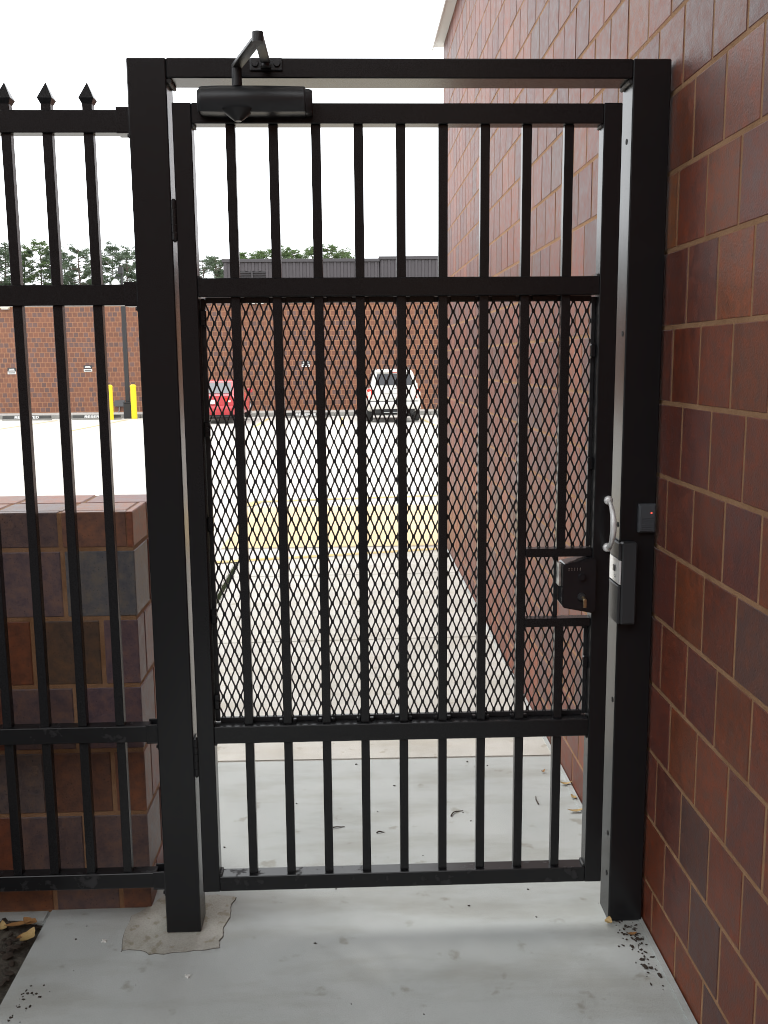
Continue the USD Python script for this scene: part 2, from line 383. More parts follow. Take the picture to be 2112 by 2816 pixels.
# faded yellow crossing at the end of the walk
obj('faded_crossing', strip(lambda y: -0.62, lambda y: 1.9, [6.02, 8.55], 0.0), M['faded_yellow'], lot)
L0, L1 = np.array([-0.62, 5.36]), np.array([1.425, 5.88])
def line_on(p, q, w, dz):
    p, q = np.asarray(p, float), np.asarray(q, float)
    d = (q - p) / np.linalg.norm(q - p); s = np.array([-d[1], d[0]]) * w / 2
    n = max(2, int(np.linalg.norm(q - p) / 2) + 1)
    v, f = [], []
    for t in np.linspace(0, 1, n):
        c = p + (q - p) * t
        for k in (c - s, c + s):
            v.append([k[0], k[1], zg(k[1]) + dz])
    for i in range(n - 1):
        a = 2 * i
        f += [[a, a + 2, a + 3], [a, a + 3, a + 1]]
    m = trimesh.Trimesh(v, f, process=False)
    if m.face_normals[0][2] < 0:
        m.invert()
    return m
obj('painted_line', line_on((-0.62, 5.385), (1.42, 5.85), 0.09, 0.004), M['yellow_line'], lot)
obj('painted_line', line_on((-0.62, 8.95), (2.6, 9.5), 0.11, 0.004), M['yellow_line'], lot)
obj('painted_line', line_on((-0.66, 8.6), (-0.58, 8.9), 0.16, 0.006), M['yellow_line'], lot)
for x in (3.2, 0.33, -2.4, -5.05, -7.7, -10.3, -13.0):
    obj('painted_line', line_on((x + 0.02, 25.6 if x < -6 else 27.2), (x - 0.06, 33.9), 0.10, 0.004), M['yellow_line'], lot)

kerb = thing('far_walkway', 'grey raised concrete walk along the foot of the far brick wall', 'walkway', kind='structure')
for x in np.arange(-19, 8, 1.9):
    obj('kerb_stone', box(x, x + 1.885, 35.55, 35.75, zg(35.6) - 0.1, zg(35.6) + 0.15, 0.02), M['stop_concrete'], kerb)
obj('slab', box(-19, 8, 35.755, 38.1, zg(36) - 0.1, zg(36) + 0.12), M['lot_concrete'], kerb)
obj('slab', strip(-40, 30, [34.01, 35.545], -0.004, 0.09), M['lot_concrete'], kerb)

# ------------------------------------------------------------------ brick walls
def brick_mesh(w, h, d, ch=0.0035):
    """A block: its face in the xz plane at y = 0 looking towards -y, body behind; centred in x and z."""
    a, b = w / 2, h / 2
    v = [[-a + ch, 0, -b + ch], [a - ch, 0, -b + ch], [a - ch, 0, b - ch], [-a + ch, 0, b - ch],
         [-a, ch * 0.8, -b], [a, ch * 0.8, -b], [a, ch * 0.8, b], [-a, ch * 0.8, b],
         [-a, d, -b], [a, d, -b], [a, d, b], [-a, d, b]]
    f = [[0, 1, 2], [0, 2, 3]]
    for i in range(4):
        j = (i + 1) % 4
        f += [[4 + i, 4 + j, j], [4 + i, j, i], [8 + i, 8 + j, 4 + j], [8 + i, 4 + j, 4 + i]]
    return np.array(v, float), np.array(f)

TONES = [((0.255, 0.098, 0.050), 0.30), ((0.215, 0.082, 0.050), 0.27), ((0.180, 0.080, 0.066), 0.23), ((0.155, 0.092, 0.088), 0.15), ((0.305, 0.120, 0.048), 0.05)]
TP = np.array([t[1] for t in TONES]); TP = TP / TP.sum()
def tone(r, probs=TP, gain=1.0):
    c = np.array(TONES[r.choice(len(TONES), p=probs)][0]) * gain
    return np.clip(c * r.uniform(0.86, 1.14) * r.uniform(0.96, 1.04, 3), 0.01, 0.6)

def place_brick(w, h, d, centre, right, normal, r, wob=0.0012, ch=0.0035):
    v, f = brick_mesh(w, h, d, ch)
    v = v.copy()
    v[:4, 1] += r.uniform(-wob, wob)
    v[:4, 1] += r.uniform(-0.0006, 0.0006, 4)
    upv = np.cross(right, -np.asarray(normal, float)) * -1
    return np.asarray(centre) + v[:, [0]] * np.asarray(right) - v[:, [1]] * np.asarray(normal) + v[:, [2]] * np.array([0, 0, 1.0]), f

def lay(parent, bricks, most, material):
    """bricks: (size in the picture, verts, faces, tone). The largest become parts, the rest one part."""
    bricks = sorted(bricks, key=lambda b: -b[0])
    for s, v, f, t in bricks[:most]:
        obj('brick', (v, f), material, parent, tone=t)
    rest = bricks[most:]
    if rest:
        n = np.cumsum([0] + [len(b[1]) for b in rest])
        obj('far_bricks', (np.vstack([b[1] for b in rest]), np.vstack([b[2] + k for b, k in zip(rest, n)])), material, parent,
            tone=np.vstack([np.tile(b[3], (len(b[1]), 1)) for b in rest]), kind='stuff')

def in_view(p):
    d = np.asarray(p) - EYE
    z = d @ fw
    if z < 0.05:
        return None
    x, y = 1056 + FPX * (d @ rt) / z, 1408 - FPX * (d @ up) / z
    return (x, y, z)

WX = 1.430           # plane of the right wall's face
COURSE = 0.2032
Z0 = 0.1336
building = thing('brick_building', 'tall red brown brick wall beside the gate, glazed square blocks under white coping', 'building')
obj('wall', box(WX + 0.0016, WX + 0.3, -8.0, 6.24, -0.1, Z0 + 21 * COURSE - 0.004), M['mortar'], building)
# end return of the wall, facing the lot
rb = np.random.default_rng(11)
bricks = []
JW = 0.0125
for row in range(-1, 21):
    zc0 = Z0 + row * COURSE
    zc1 = zc0 + COURSE
    if row == -1:
        zc0 = -0.02
    off = -0.160 if row % 2 == 0 else -0.066
    kk = -40
    while True:
        y0 = off + kk * COURSE
        y1 = y0 + COURSE
        kk += 1
        if y0 >= 6.24:
            break
        if y1 <= -3.2:
            continue
        y1 = min(y1, 6.24)
        h = (zc1 - zc0) - JW
        w = (y1 - y0) - JW * 0.92
        if y1 == 6.24:
            w = (y1 - y0) - JW / 2
        if w < 0.02:
            continue
        c = [WX, (y0 + y1) / 2, (zc0 + zc1) / 2]
        q = in_view(c)
        size = 0
        if q and -150 < q[0] < 2262 and -150 < q[1] < 2966:
            size = 1 / q[2] ** 2 * (1.0 + 0.8 * (q[0] > 1840 or c[1] > 0.3))
        pr = np.array([0.28, 0.32, 0.25, 0.11, 0.04]); pr /= pr.sum()
        t = tone(rb, pr, 0.54) * [1.06, 0.70, 0.58]
        if (row, kk) in ((9, 1), (9, 2)) and c[1] > -0.1:
            t = np.array([0.20, 0.07, 0.026])
        v, f = place_brick(w, h, 0.03, c, [0, -1, 0], [-1, 0, 0], rb, wob=0.0006, ch=0.0018)
        bricks.append((size, v, f, t))
lay(building, bricks, 300, M['brick'])
ct = Z0 + 21 * COURSE
obj('coping', hull([(x, y, z) for y in (-8, 6.34) for x, z in ((WX - 0.075, ct - 0.0), (WX - 0.075, ct + 0.30), (WX + 0.36, ct + 0.36), (WX + 0.36, ct))]), M['coping_metal'], building)
obj('drip_edge', hull([(x, y, z) for y in (-8, 6.36) for x, z in ((WX - 0.095, ct - 0.025), (WX - 0.0755, ct - 0.002), (WX - 0.0755, ct + 0.02), (WX - 0.085, ct - 0.025))]), M['coping_metal'], building)

# low wall behind the fence
low = thing('low_brick_wall', 'knee to chest high brick wall with brick top behind the black picket fence', 'wall')
LX1, LY0, LY1 = -0.074, 0.147, 0.52
zj = [0.0, 0.1086, 0.3118, 0.515, 0.7182, 0.9214, 1.1368, 1.249]
zj = [0.0, 0.112, 0.315, 0.518, 0.722, 0.930, 1.139, 1.249]
obj('core', box(-3.2, LX1 - 0.0025, LY0 + 0.0025, LY1 - 0.0025, -0.1, 1.2465), M['low_mortar'], low)
rl = np.random.default_rng(5)
bricks = []
half = {0: -0.166, 1: -0.266, 2: -0.170, 3: -0.271, 4: -0.181, 5: -0.283, 6: -0.286}
FACE = {  # tones read off the blocks nearest the gate: row -> tones from the right
    6: [(0.20, 0.10, 0.070), (0.13, 0.085, 0.078)], 5: [(0.125, 0.12, 0.122), (0.145, 0.098, 0.098)],
    4: [(0.135, 0.085, 0.09), (0.095, 0.058, 0.038)], 3: [(0.125, 0.08, 0.088), (0.105, 0.068, 0.066)],
    2: [(0.165, 0.070, 0.042), (0.125, 0.06, 0.04), (0.11, 0.08, 0.072)], 1: [(0.125, 0.08, 0.072), (0.115, 0.075, 0.068)], 0: [(0.145, 0.066, 0.042), (0.12, 0.078, 0.072), (0.145, 0.062, 0.034)]}
for row in range(7):
    za, zb = zj[row], zj[row + 1]
    edges = [LX1, half[row]]
    while edges[-1] > -3.1:
        edges.append(edges[-1] - COURSE)
    for i in range(len(edges) - 1):
        x1, x0 = edges[i], edges[i + 1]
        t = np.array(FACE[row][i]) if i < len(FACE[row]) else tone(rl, gain=0.6) * [1.0, 0.9, 0.85]
        a, b = x0 + 0.006, x1 - (0.006 if i else 0.0)
        z_0, z_1 = za + (0.006 if row else 0), zb - (0.006 if row < 6 else 0)
        if i == 0:      # corner block: face and end in one piece
            m = box(a, b, LY0, LY0 + (0.185 if row % 2 else 0.09), z_0, z_1, 0.003)
            if row == 6:
                m = box(a, b - 0.02, LY0, LY0 + 0.03, z_0, z_1 - 0.0, 0.002)
            bricks.append((10 - row * 0.01, np.array(m.vertices), np.array(m.faces), t))
            continue
        v, f = place_brick(b - a, z_1 - z_0, 0.03, [(a + b) / 2, LY0, (z_0 + z_1) / 2], [1, 0, 0], [0, -1, 0], rl)
        bricks.append((5 - i * 0.1, v, f, t))
    y_ = LY0 + (0.185 if row % 2 else 0.09) + 0.011
    if row == 6:
        y_ = LY0 + 0.0
    while y_ < LY1 - 0.03:     # blocks in the wall's end
        y2 = min(LY1, y_ + COURSE - 0.011)
        v, f = place_brick(y2 - y_, z_1 - z_0, 0.018 if row == 6 else 0.03, [LX1, (y_ + y2) / 2, (z_0 + z_1) / 2], [0, 1, 0], [1, 0, 0], rl)
        bricks.append((4, v, f, tone(rl)))
        y_ = y2 + 0.011
for j, (ya, yb) in enumerate(((LY0 + 0.032, LY0 + 0.186), (LY0 + 0.197, LY1))):   # blocks of the top
    x1 = LX1 - (0.025 if j == 0 else 0.0)
    k = 0
    while x1 > -3.0:
        x0 = x1 - (COURSE if k else (0.185 if j == 0 else 0.2))
        m = box(x0 + 0.011, x1, ya, yb, 1.215, 1.2492, 0.003)
        bricks.append((4.5 - k * 0.1, np.array(m.vertices), np.array(m.faces), tone(rl, np.array([.15, .2, .25, .4, 0.0]))))
        x1 = x0; k += 1
lay(low, bricks, 300, M['brick'])

# far building: brick wall, and the brown metal screen above its roof
far = thing('far_brick_building', 'far long brick building wall across the parking lot, checkered brown and purple blocks', 'building')
FY = 38.0
FZ0 = -0.52
obj('wall', box(-19, 9, FY + 0.003, FY + 0.4, -0.9, FZ0 + 23 * COURSE), M['far_mortar'], far)
rf = np.random.default_rng(23)
bricks = []
for row in range(23):
    zc = FZ0 + (row + 0.5) * COURSE
    for k in range(int(26 / COURSE)):
        x = -16.5 + (k + (0.5 if row % 2 else 0.0)) * COURSE
        if x > 5.2:
            continue
        if rf.random() < 0.33:
            t = np.array((0.118, 0.065, 0.055)) * rf.uniform(0.85, 1.15)
        else:
            t = np.array([(0.225, 0.092, 0.052), (0.205, 0.085, 0.050), (0.19, 0.080, 0.05)][rf.integers(3)]) * 0.78 * rf.uniform(0.92, 1.08)
        v, f = place_brick(COURSE - 0.026, COURSE - 0.026, 0.03, [x, FY, zc], [1, 0, 0], [0, -1, 0], rf, ch=0.002)
        bricks.append((1 / (abs(x + 10.5) + 0.4 * abs(zc - 1.5) + 1) if x < -6.5 else 0.01, v, f, t))
lay(far, bricks, 300, M['far_brick'])
obj('roof_edge', box(-19, 9, FY - 0.06, FY + 0.5, FZ0 + 23 * COURSE + 0.003, FZ0 + 23 * COURSE + 0.16, 0.01), M['siding_trim'], far)
obj('expansion_joint', box(1.925, 1.945, FY - 0.004, FY + 0.005, FZ0, FZ0 + 23 * COURSE), M['far_mortar'], far)

screen = thing('metal_roof_screen', 'dark brown ribbed metal upper storey with louver rising above the far brick wall', 'building')
SY = 41.0
for x0, x1, z1 in ((-4.86, 1.98, 6.10), (2.02, 9.0, 6.19)):
    obj('siding_back', box(x0, x1, SY, SY + 6, 3.5, z1), M['siding'], screen)
    x = x0 + 0.1
    while x < x1 - 0.1:
        if not (-4.2 < x < -3.02):
            obj('rib', hull([(x + a, SY - d, z) for z in (3.6, z1 - 0.12) for a, d in ((-0.075, 0.0015), (-0.045, 0.04), (0.045, 0.04), (0.075, 0.0015))]), M['siding'], screen)
        else:
            obj('rib', hull([(x + a, SY - d, z) for z in (5.62, z1 - 0.12) for a, d in ((-0.075, 0.0015), (-0.045, 0.04), (0.045, 0.04), (0.075, 0.0015))]), M['siding'], screen)
        x += 0.3
    obj('roof_cap', box(x0 - 0.06, x1 + 0.02, SY - 0.09, SY + 6.1, z1 - 0.11, z1 + 0.03, 0.01), M['siding_trim'], screen)
for k in range(9):
    obj('louver_blade', hull([(x, SY - a, 5.58 - k * 0.1 + b) for x in (-4.2, -3.02) for a, b in ((0.002, 0.02), (0.05, -0.05), (0.055, -0.042), (0.002, 0.032))]), M['louver_dark'], screen)
obj('louver_post', box(-3.64, -3.58, SY - 0.075, SY - 0.056, 4.6, 5.6), M['siding_trim'], screen)

# roof over the place the photographer stands in: it shades the near side of the gate
canopy = thing('entrance_canopy', 'covered entrance roof over the walk before the gate', 'canopy')
obj('roof_slab', box(-3.6, WX + 0.4, -1.75, 1.5, 4.85, 5.15), M['canopy_soffit'], canopy)
obj('side_wall', box(-3.6, -3.21, -1.75, -0.15, -0.1, 4.84), M['canopy_wall'], canopy)
rear = thing('rear_building', 'brown brick building across the yard behind the photographer', 'building')
obj('wall', box(-14, 9, -11.4, -11.0, -0.2, 7.5), M['rear_brick'], rear)
obj('yard_asphalt', box(-14, 9, -10.9, -3.42, -0.11, -0.03), M['asphalt'], walk)
obj('yard_asphalt', box(-14, SX0 - 0.02, -3.4, -1.35, -0.11, -0.03), M['asphalt'], walk)

# ------------------------------------------------------------------ gate frame
W, H, PW, PD = 1.422, 2.4543, 0.1013, 0.0973
frame = thing('steel_gateway', 'tall black steel frame of two square posts and a top beam around the gate', 'gateway')
obj('post', box(0, PW, 0, PD, 0.0045, H, 0.003), M['black_paint'], frame)
rp = obj('post', box(W - PW, W, 0, PD, 0.001, H, 0.003), M['black_paint'], frame)
obj('top_beam', box(PW, W - PW, 0.0006, PD - 0.0006, H - 0.050, H - 0.0005, 0.003), M['black_paint'], frame)
for x, s in ((PW, 1), (W - PW, -1)):
    pts = []
    for k in range(12):
        y = 0.006 + k * (PD - 0.012) / 11
        pts.append([x + s * (0.004 + 0.002 * rng.random()), y, H - 0.054 - 0.002 * rng.random()])
    obj('weld_bead', tube(pts, 0.0065, 6), M['weld'], frame, smooth=60)
for z, y in ((2.255, 0.045), (1.745, 0.03), (1.212, 0.02), (0.692, 0.022), (0.271, 0.03), (0.143, 0.03)):
    obj('screw_hole', cyl((W - PW + 0.001, y, z), (W - PW - 0.0012, y, z), 0.0075, n=14), M['dark_hole'], frame)

# ------------------------------------------------------------------ gate leaf (closed, hung between the posts)
leaf = thing('gate_leaf', 'black steel picket gate closed in its frame with an expanded metal panel', 'gate')
GX0, GX1, GY0, GY1 = 0.1120, 1.2963, 0.0030, 0.0534
ST = 0.0495
c = 0.0022
for x in (GX0, GX1 - ST):
    obj('stile', box(x, x + ST, GY0, GY1, 0.1296, 2.3450, c), M['black_paint'], leaf)
RX0, RX1 = GX0 + ST, GX1 - ST
R_TOP, R_MID, R_LOW, R_BOT = (2.2927, 2.3439), (1.8502, 1.8993), (0.5891, 0.6402), (0.1306, 0.1769)
for z0, z1 in (R_TOP, R_MID, R_LOW, R_BOT):
    obj('rail', box(RX0, RX1, GY0 + 0.0005, GY1 - 0.0005, z0, z1, c), M['worn_paint' if z1 < 0.3 else 'black_paint'], leaf)
PX = [0.2600, 0.3721, 0.4843, 0.5965, 0.7085, 0.8217, 0.9338, 1.0460, 1.1581]
PH, PY0, PY1 = 0.0124, 0.0160, 0.0410
LK1, LK2 = (1.1222, 1.1461), (0.9173, 0.9422)     # the two short rails round the lock
for i, x in enumerate(PX):
    runs = [(R_MID[1], R_TOP[0]), (R_LOW[1], R_MID[0]), (R_BOT[1], R_LOW[0])]
    if i == 8:
        runs[1:2] = [(LK1[1], R_MID[0]), (R_LOW[1], LK2[0])]
    for z0, z1 in runs:
        obj('picket', box(x - PH, x + PH, PY0, PY1, z0, z1, 0.0012), M['black_paint'], leaf)
for z0, z1 in (LK1, LK2):
    obj('lock_rail', box(PX[7] + PH, RX1, 0.0120, 0.0450, z0, z1, 0.0015), M['black_paint'], leaf)
MZ0, MZ1 = R_LOW[1] + 0.005, R_MID[0] - 0.005
VX = 1.1502
def diamonds():
    px, pz = 0.02470, 0.0546
    x0, x1, z0, z1 = RX0 + 0.003, RX1 - 0.003, MZ0, MZ1
    half = [(0.0, 0.0228), (0.0013, 0.0213), (0.0043, 0.0136), (0.0076, 0.0066), (0.0087, 0.0039)]
    hole = np.array(half + [(x, -z) for x, z in half[::-1]] + [(-x, -z) for x, z in half[1:]] + [(-x, z) for x, z in half[:0:-1]])[::-1]
    cs = []
    for j in range(int((z1 - z0) / (pz / 2)) + 3):
        for i in range(int((x1 - x0) / px) + 3):
            cx = x0 - 0.004 + (i + 0.5 * (j % 2)) * px
            cz = z0 - 0.01 + j * pz / 2
            cs.append(hole * [0.90, 0.965] * rng.uniform(0.98, 1.02) + [cx + rng.uniform(-0.0005, 0.0005), cz + rng.uniform(-0.0005, 0.0005)])
    rect = m3.CrossSection([np.array([(x0, z0), (x1, z0), (x1, z1), (x0, z1)])], m3.FillRule.Positive)
    panel = rect - m3.CrossSection(cs, m3.FillRule.Positive)
    panel = panel - m3.CrossSection([np.array([(VX, LK2[1]), (RX1, LK2[1]), (RX1, LK1[0]), (VX, LK1[0])])], m3.FillRule.Positive)   # opening round the lock
    v, f = _mf(m3.Manifold.extrude(panel, 0.0030))
    v = np.stack([v[:, 0], 0.0445 + v[:, 2], v[:, 1]], 1)
    return trimesh.Trimesh(v, f[:, ::-1], process=False)
obj('expanded_metal', diamonds(), M['mesh_paint'], leaf)
EY0, EY1 = 0.0413, 0.0530
obj('panel_edge', box(RX0 + 0.0005, RX0 + 0.013, EY0, EY1, MZ0 - 0.002, MZ1 + 0.002, 0.001), M['mesh_paint'], leaf)
obj('panel_edge', box(RX1 - 0.011, RX1 - 0.0005, EY0, EY1, LK1[1] + 0.0005, MZ1 + 0.002, 0.001), M['mesh_paint'], leaf)
obj('panel_edge', box(RX1 - 0.011, RX1 - 0.0005, EY0, EY1, MZ0 - 0.002, LK2[0] - 0.0005, 0.001), M['mesh_paint'], leaf)
obj('panel_edge', box(RX0 + 0.0135, RX1 - 0.0115, EY0, EY1, MZ1 - 0.010, MZ1 + 0.0045, 0.001), M['mesh_paint'], leaf)
obj('panel_edge', box(RX0 + 0.0135, RX1 - 0.0115, EY0, EY1, MZ0 - 0.0045, MZ0 + 0.009, 0.001), M['mesh_paint'], leaf)
obj('panel_edge', box(VX - 0.006, VX + 0.0065, EY0, EY1, LK2[1] + 0.0005, LK1[0] - 0.0005, 0.001), M['mesh_paint'], leaf)
for z in (1.7957, 1.4936, 1.2272, 0.9617, 0.7059):
    obj('clip', cat_([box(RX0 - 0.001, RX0 + 0.016, 0.0265, 0.0427, z - 0.022, z + 0.022, 0.003), cyl((RX0 + 0.009, 0.0275, z), (RX0 + 0.009, 0.0215, z), 0.0055, n=10)]), M['black_paint'], leaf)
for z in (1.6992, 1.3855, 0.8044):
    obj('clip', box(RX1 - 0.014, RX1 + 0.001, 0.0265, 0.0427, z - 0.018, z + 0.018, 0.003), M['black_paint'], leaf)
for i in range(1, 8):
    for sgn in (-1, 1):
        xx = PX[i] + sgn * 0.0195
        obj('clip', box(xx - 0.0055, xx + 0.0055, 0.0255, 0.0411, R_LOW[1] + 0.0003, R_LOW[1] + 0.011, 0.001), M['black_paint'], leaf)
for i in range(8):
    obj('clip', box(PX[i] + 0.022, PX[i + 1] - 0.022, 0.0325, 0.0411, R_MID[0] - 0.0135, R_MID[0] - 0.0003, 0.001), M['black_paint'], leaf)
for x in (RX0, RX1):
    for z, sgn in ((R_TOP[0], -1), (R_BOT[1], 1), (R_MID[1], 1), (R_LOW[0], -1)):
        k = 1 if x == RX0 else -1
        obj('weld_bead', tube([(x + k * 0.003, 0.0085 + 0.04 * t, z + sgn * (0.003 + 0.0015 * rng.random())) for t in np.linspace(0, 1, 7)], 0.0042, 6), M['weld'], leaf, smooth=60)
for z0, z1 in ((1.9984, 2.0979), (0.4946, 0.6056)):
    L = z1 - z0
    hb = [cyl((0.1066, 0.0060, z0 + L * a), (0.1066, 0.0060, z0 + L * b), 0.0085, n=16) for a, b in ((0, 0.19), (0.2, 0.39), (0.4, 0.59), (0.6, 0.79), (0.8, 1.0))]
    hb += [cyl((0.1066, 0.0060, z1), (0.1066, 0.0060, z1 + 0.006), 0.007, 0.003, n=14), cyl((0.1066, 0.0060, z0), (0.1066, 0.0060, z0 - 0.006), 0.007, 0.003, n=14)]
    hg = obj('hinge', cat_(hb), M['black_paint'], leaf, smooth=40)
    obj('hinge_plate', box(0.1016, 0.1042, 0.0150, 0.0500, z0, z1, 0.0006), M['black_paint'], hg)
    obj('hinge_plate', box(GX0 - 0.0027, GX0 - 0.0002, 0.0150, 0.0500, z0, z1, 0.0006), M['black_paint'], hg)
# pull handle
hx = 1.2845
hpts, hr = [], []
for t in np.linspace(0, 1, 21):
    z = 1.2856 - 0.1342 * t
    bow = math.sin(math.pi * t) ** 0.55
    hpts.append((hx, (-0.0075) - 0.058 * bow, z))
    hr.append(0.0055 + 0.0035 * math.sin(math.pi * t) ** 1.5)
hd = obj('handle', tube(hpts, hr, 12), M['dull_nickel'], leaf, smooth=60)
for z in (1.2856, 1.1514):
    ico = trimesh.creation.icosphere(subdivisions=3, radius=0.0128); ico.apply_scale([1, 0.75, 1]); ico.apply_translation([hx, (-0.0060), z])
    obj('rose', ico, M['dull_nickel'], hd, smooth=True)
# lock case
lk = [(1.1576, 0.9806), (1.1576, 1.1051), (1.2546, 1.1244), (1.2546, 0.9608)]
csl = m3.CrossSection([np.array(lk)[::-1]], m3.FillRule.NonZero)
if csl.area() <= 0:
    csl = m3.CrossSection([np.array(lk)], m3.FillRule.Positive)
csl = csl.offset(-0.012, m3.JoinType.Round, circular_segments=24).offset(0.012, m3.JoinType.Round, circular_segments=24)
def slice_y(cs, y0, y1):
    v, f = _mf(m3.Manifold.extrude(cs, y1 - y0))
    return trimesh.Trimesh(np.stack([v[:, 0], y0 + v[:, 2], v[:, 1]], 1), f[:, ::-1], process=False)
lock = obj('lock_case', cat_([slice_y(csl.offset(-0.004, m3.JoinType.Round), (-0.0175), (-0.0155)), slice_y(csl.offset(-0.0015, m3.JoinType.Round), (-0.0155), (-0.0130)), slice_y(csl, (-0.0130), 0.0495)]), M['lock_paint'], leaf, smooth=30)
for z in (1.0694, 1.0129):
    obj('lock_cylinder', cat_([cyl((1.2116, (-0.0155), z), (1.2116, (-0.0245), z), 0.0117, 0.0097, n=20), cyl((1.2116, (-0.0245), z), (1.2116, (-0.0270), z), 0.0077, n=20)]), M['lock_paint'] if z > 1.02 else M['strike_grey'], lock, smooth=40)
obj('key', cat_([cyl((1.2150, (-0.0265), 1.0119), (1.2150, (-0.0445), 1.0081), 0.0046, n=12), box(1.2105, 1.2195, (-0.0495), (-0.0470), 0.9878, 1.0129, 0.001)]), M['brass'], lock, smooth=40)
for i in range(2):
    for k in range(5):
        obj('pin_hole', cyl((1.1749 + k * 0.008, (-0.0172), 1.0901 + i * 0.005), (1.1749 + k * 0.008, (-0.0181), 1.0901 + i * 0.005), 0.0013, n=8), M['steel'], lock)
obj('edge_plate', box(1.1503, 1.1571, (-0.0005), 0.0415, 1.0399, 1.1056, 0.001), M['steel'], lock)

# ------------------------------------------------------------------ door closer
closer = thing('door_closer', 'dark grey hydraulic closer with folded arm on top rail of gate', 'door closer')
BY = 0.0025
prof = [(BY, 2.3065), (BY, 2.3749), ((-0.0235), 2.3764), ((-0.0475), 2.3730), ((-0.0615), 2.3617), ((-0.0670), 2.3469), ((-0.0660), 2.3291), ((-0.0515), 2.3085), ((-0.0395), 2.3061)]
ZC = 2.3410
sect = []
for x, s in ((0.1902, 0.90), (0.1961, 0.96), (0.2404, 1.0), (0.3486, 1.0), (0.4568, 0.96), (0.4606, 0.93)):
    sect.append([(x, BY + (y - BY) * s, ZC + (z - ZC) * s) for y, z in prof])
body = hull(np.vstack(sect))
obj('body', body, M['closer_paint'], closer, smooth=35)
obj('end_cap', hull([(x, BY + (y - BY) * s, ZC - 0.002 + (z - ZC) * s) for x, s in ((0.4617, 0.90), (0.4754, 0.84), (0.4784, 0.78)) for y, z in prof]), M['closer_paint'], closer, smooth=35)
obj('end_cap', hull([(x, BY + (y - BY) * s, ZC - 0.002 + (z - ZC) * s) for x, s in ((0.1892, 0.86), (0.1853, 0.80)) for y, z in prof]), M['closer_paint'], closer, smooth=35)
ck = np.arange(24) * 2 * math.pi / 24
CX, CY = 0.2876, (-0.0395)
obj('spindle_cap', hull([(CX + rx * math.cos(a), CY + ry * math.sin(a), z) for rx, ry, z in ((0.047, 0.031, 2.3164), (0.018, 0.014, 2.2977), (0.009, 0.009, 2.2878)) for a in ck]), M['closer_paint'], closer, smooth=35)
arm = []
arm.append(cyl((CX, CY, 2.3725), (CX, CY, 2.424), 0.0128, n=18))
E_ = np.array([0.3615, -0.252, 2.427])
def bar(a, b, w, t):
    a, b = np.asarray(a, float), np.asarray(b, float)
    d = (b - a) / np.linalg.norm(b - a)
    s = np.cross(d, [0, 0, 1.0]); s /= np.linalg.norm(s); n = np.cross(s, d)
    pts = []
    for q in (a, b):
        for i, j in ((1, .6), (.75, 1), (-.75, 1), (-1, .6), (-1, -.6), (-.75, -1), (.75, -1), (1, -.6)):
            pts.append(q + s * w / 2 * i + n * t / 2 * j)
    return hull(pts)
arm.append(bar((CX, CY, 2.421), E_ + [0, 0, -0.005], 0.027, 0.011))
obj('main_arm', cat_(arm), M['closer_paint'], closer, smooth=35)
obj('elbow', cyl(E_ + [0, 0, -0.013], E_ + [0, 0, 0.009], 0.0135, n=18), M['closer_paint'], closer, smooth=40)
obj('forearm', cat_([bar(E_ + [0, 0, 0.005], (0.360, -0.024, 2.438), 0.024, 0.010), cyl((0.360, -0.024, 2.426), (0.360, -0.024, 2.446), 0.010, n=16)]), M['closer_paint'], closer, smooth=35)
br = obj('bracket', cat_([box(0.318, 0.402, -0.006, -0.0003, 2.4210, 2.4525, 0.002), box(0.347, 0.373, -0.03, -0.006, 2.4240, 2.4285, 0.001)]), M['closer_paint'], closer)
for x in (0.332, 0.388):
    obj('bolt', cyl((x, -0.006, 2.438), (x, -0.0125, 2.438), 0.0095, 0.0080, n=12), M['closer_paint'], br, smooth=40)

# ------------------------------------------------------------------ strike, card reader
strike = thing('electric_strike', 'dark grey box with silver keeper on the right gate post beside the lock', 'electric strike')
obj('housing', box(1.3215, 1.3640, -0.032, -0.0008, 0.932, 1.168, 0.004), M['strike_grey'], strike)
obj('side_plate', box(1.3115, 1.3207 - 0.0004, -0.030, 0.093, 1.119, 1.166, 0.002), M['strike_grey'], strike)
obj('side_plate', box(1.3115, 1.3207 - 0.0004, -0.030, 0.093, 0.934, 1.044, 0.002), M['strike_grey'], strike)
kp = obj('keeper', box(1.3150, 1.3207 - 0.0004, -0.029, 0.093, 1.047, 1.116, 0.001), M['dull_nickel'], strike)
obj('screw', cyl((1.3149, 0.018, 1.064), (1.3125, 0.018, 1.064), 0.005, n=12), M['steel'], kp, smooth=40)
obj('latch_lip', box(1.3120, 1.3149, 0.012, 0.030, 1.078, 1.096, 0.001), M['strike_grey'], kp)
reader = thing('card_reader', 'small grey card reader with a red light on the right gate post', 'card reader')
rd = obj('case', hull([(x, y, z) for y, i in ((-0.0006, 0.0), (-0.012, 0.0), (-0.0165, 0.0045)) for x in (1.370 + i, 1.418 - i) for z in (1.194 + i, 1.274 - i)]), M['reader_plastic'], reader, smooth=25)
for k in range(6):
    obj('ridge', box(1.377, 1.411, -0.0178, -0.0164, 1.2035 + k * 0.0062, 1.2062 + k * 0.0062, 0.0004), M['reader_plastic'], rd)
obj('light', hull([(1.4005, -0.0175, 1.2495), (1.4062, -0.0175, 1.2520), (1.4062, -0.0175, 1.2470), (1.4005, -0.0163, 1.2495), (1.4062, -0.0163, 1.2520), (1.4062, -0.0163, 1.2470)]), M['led'], rd)

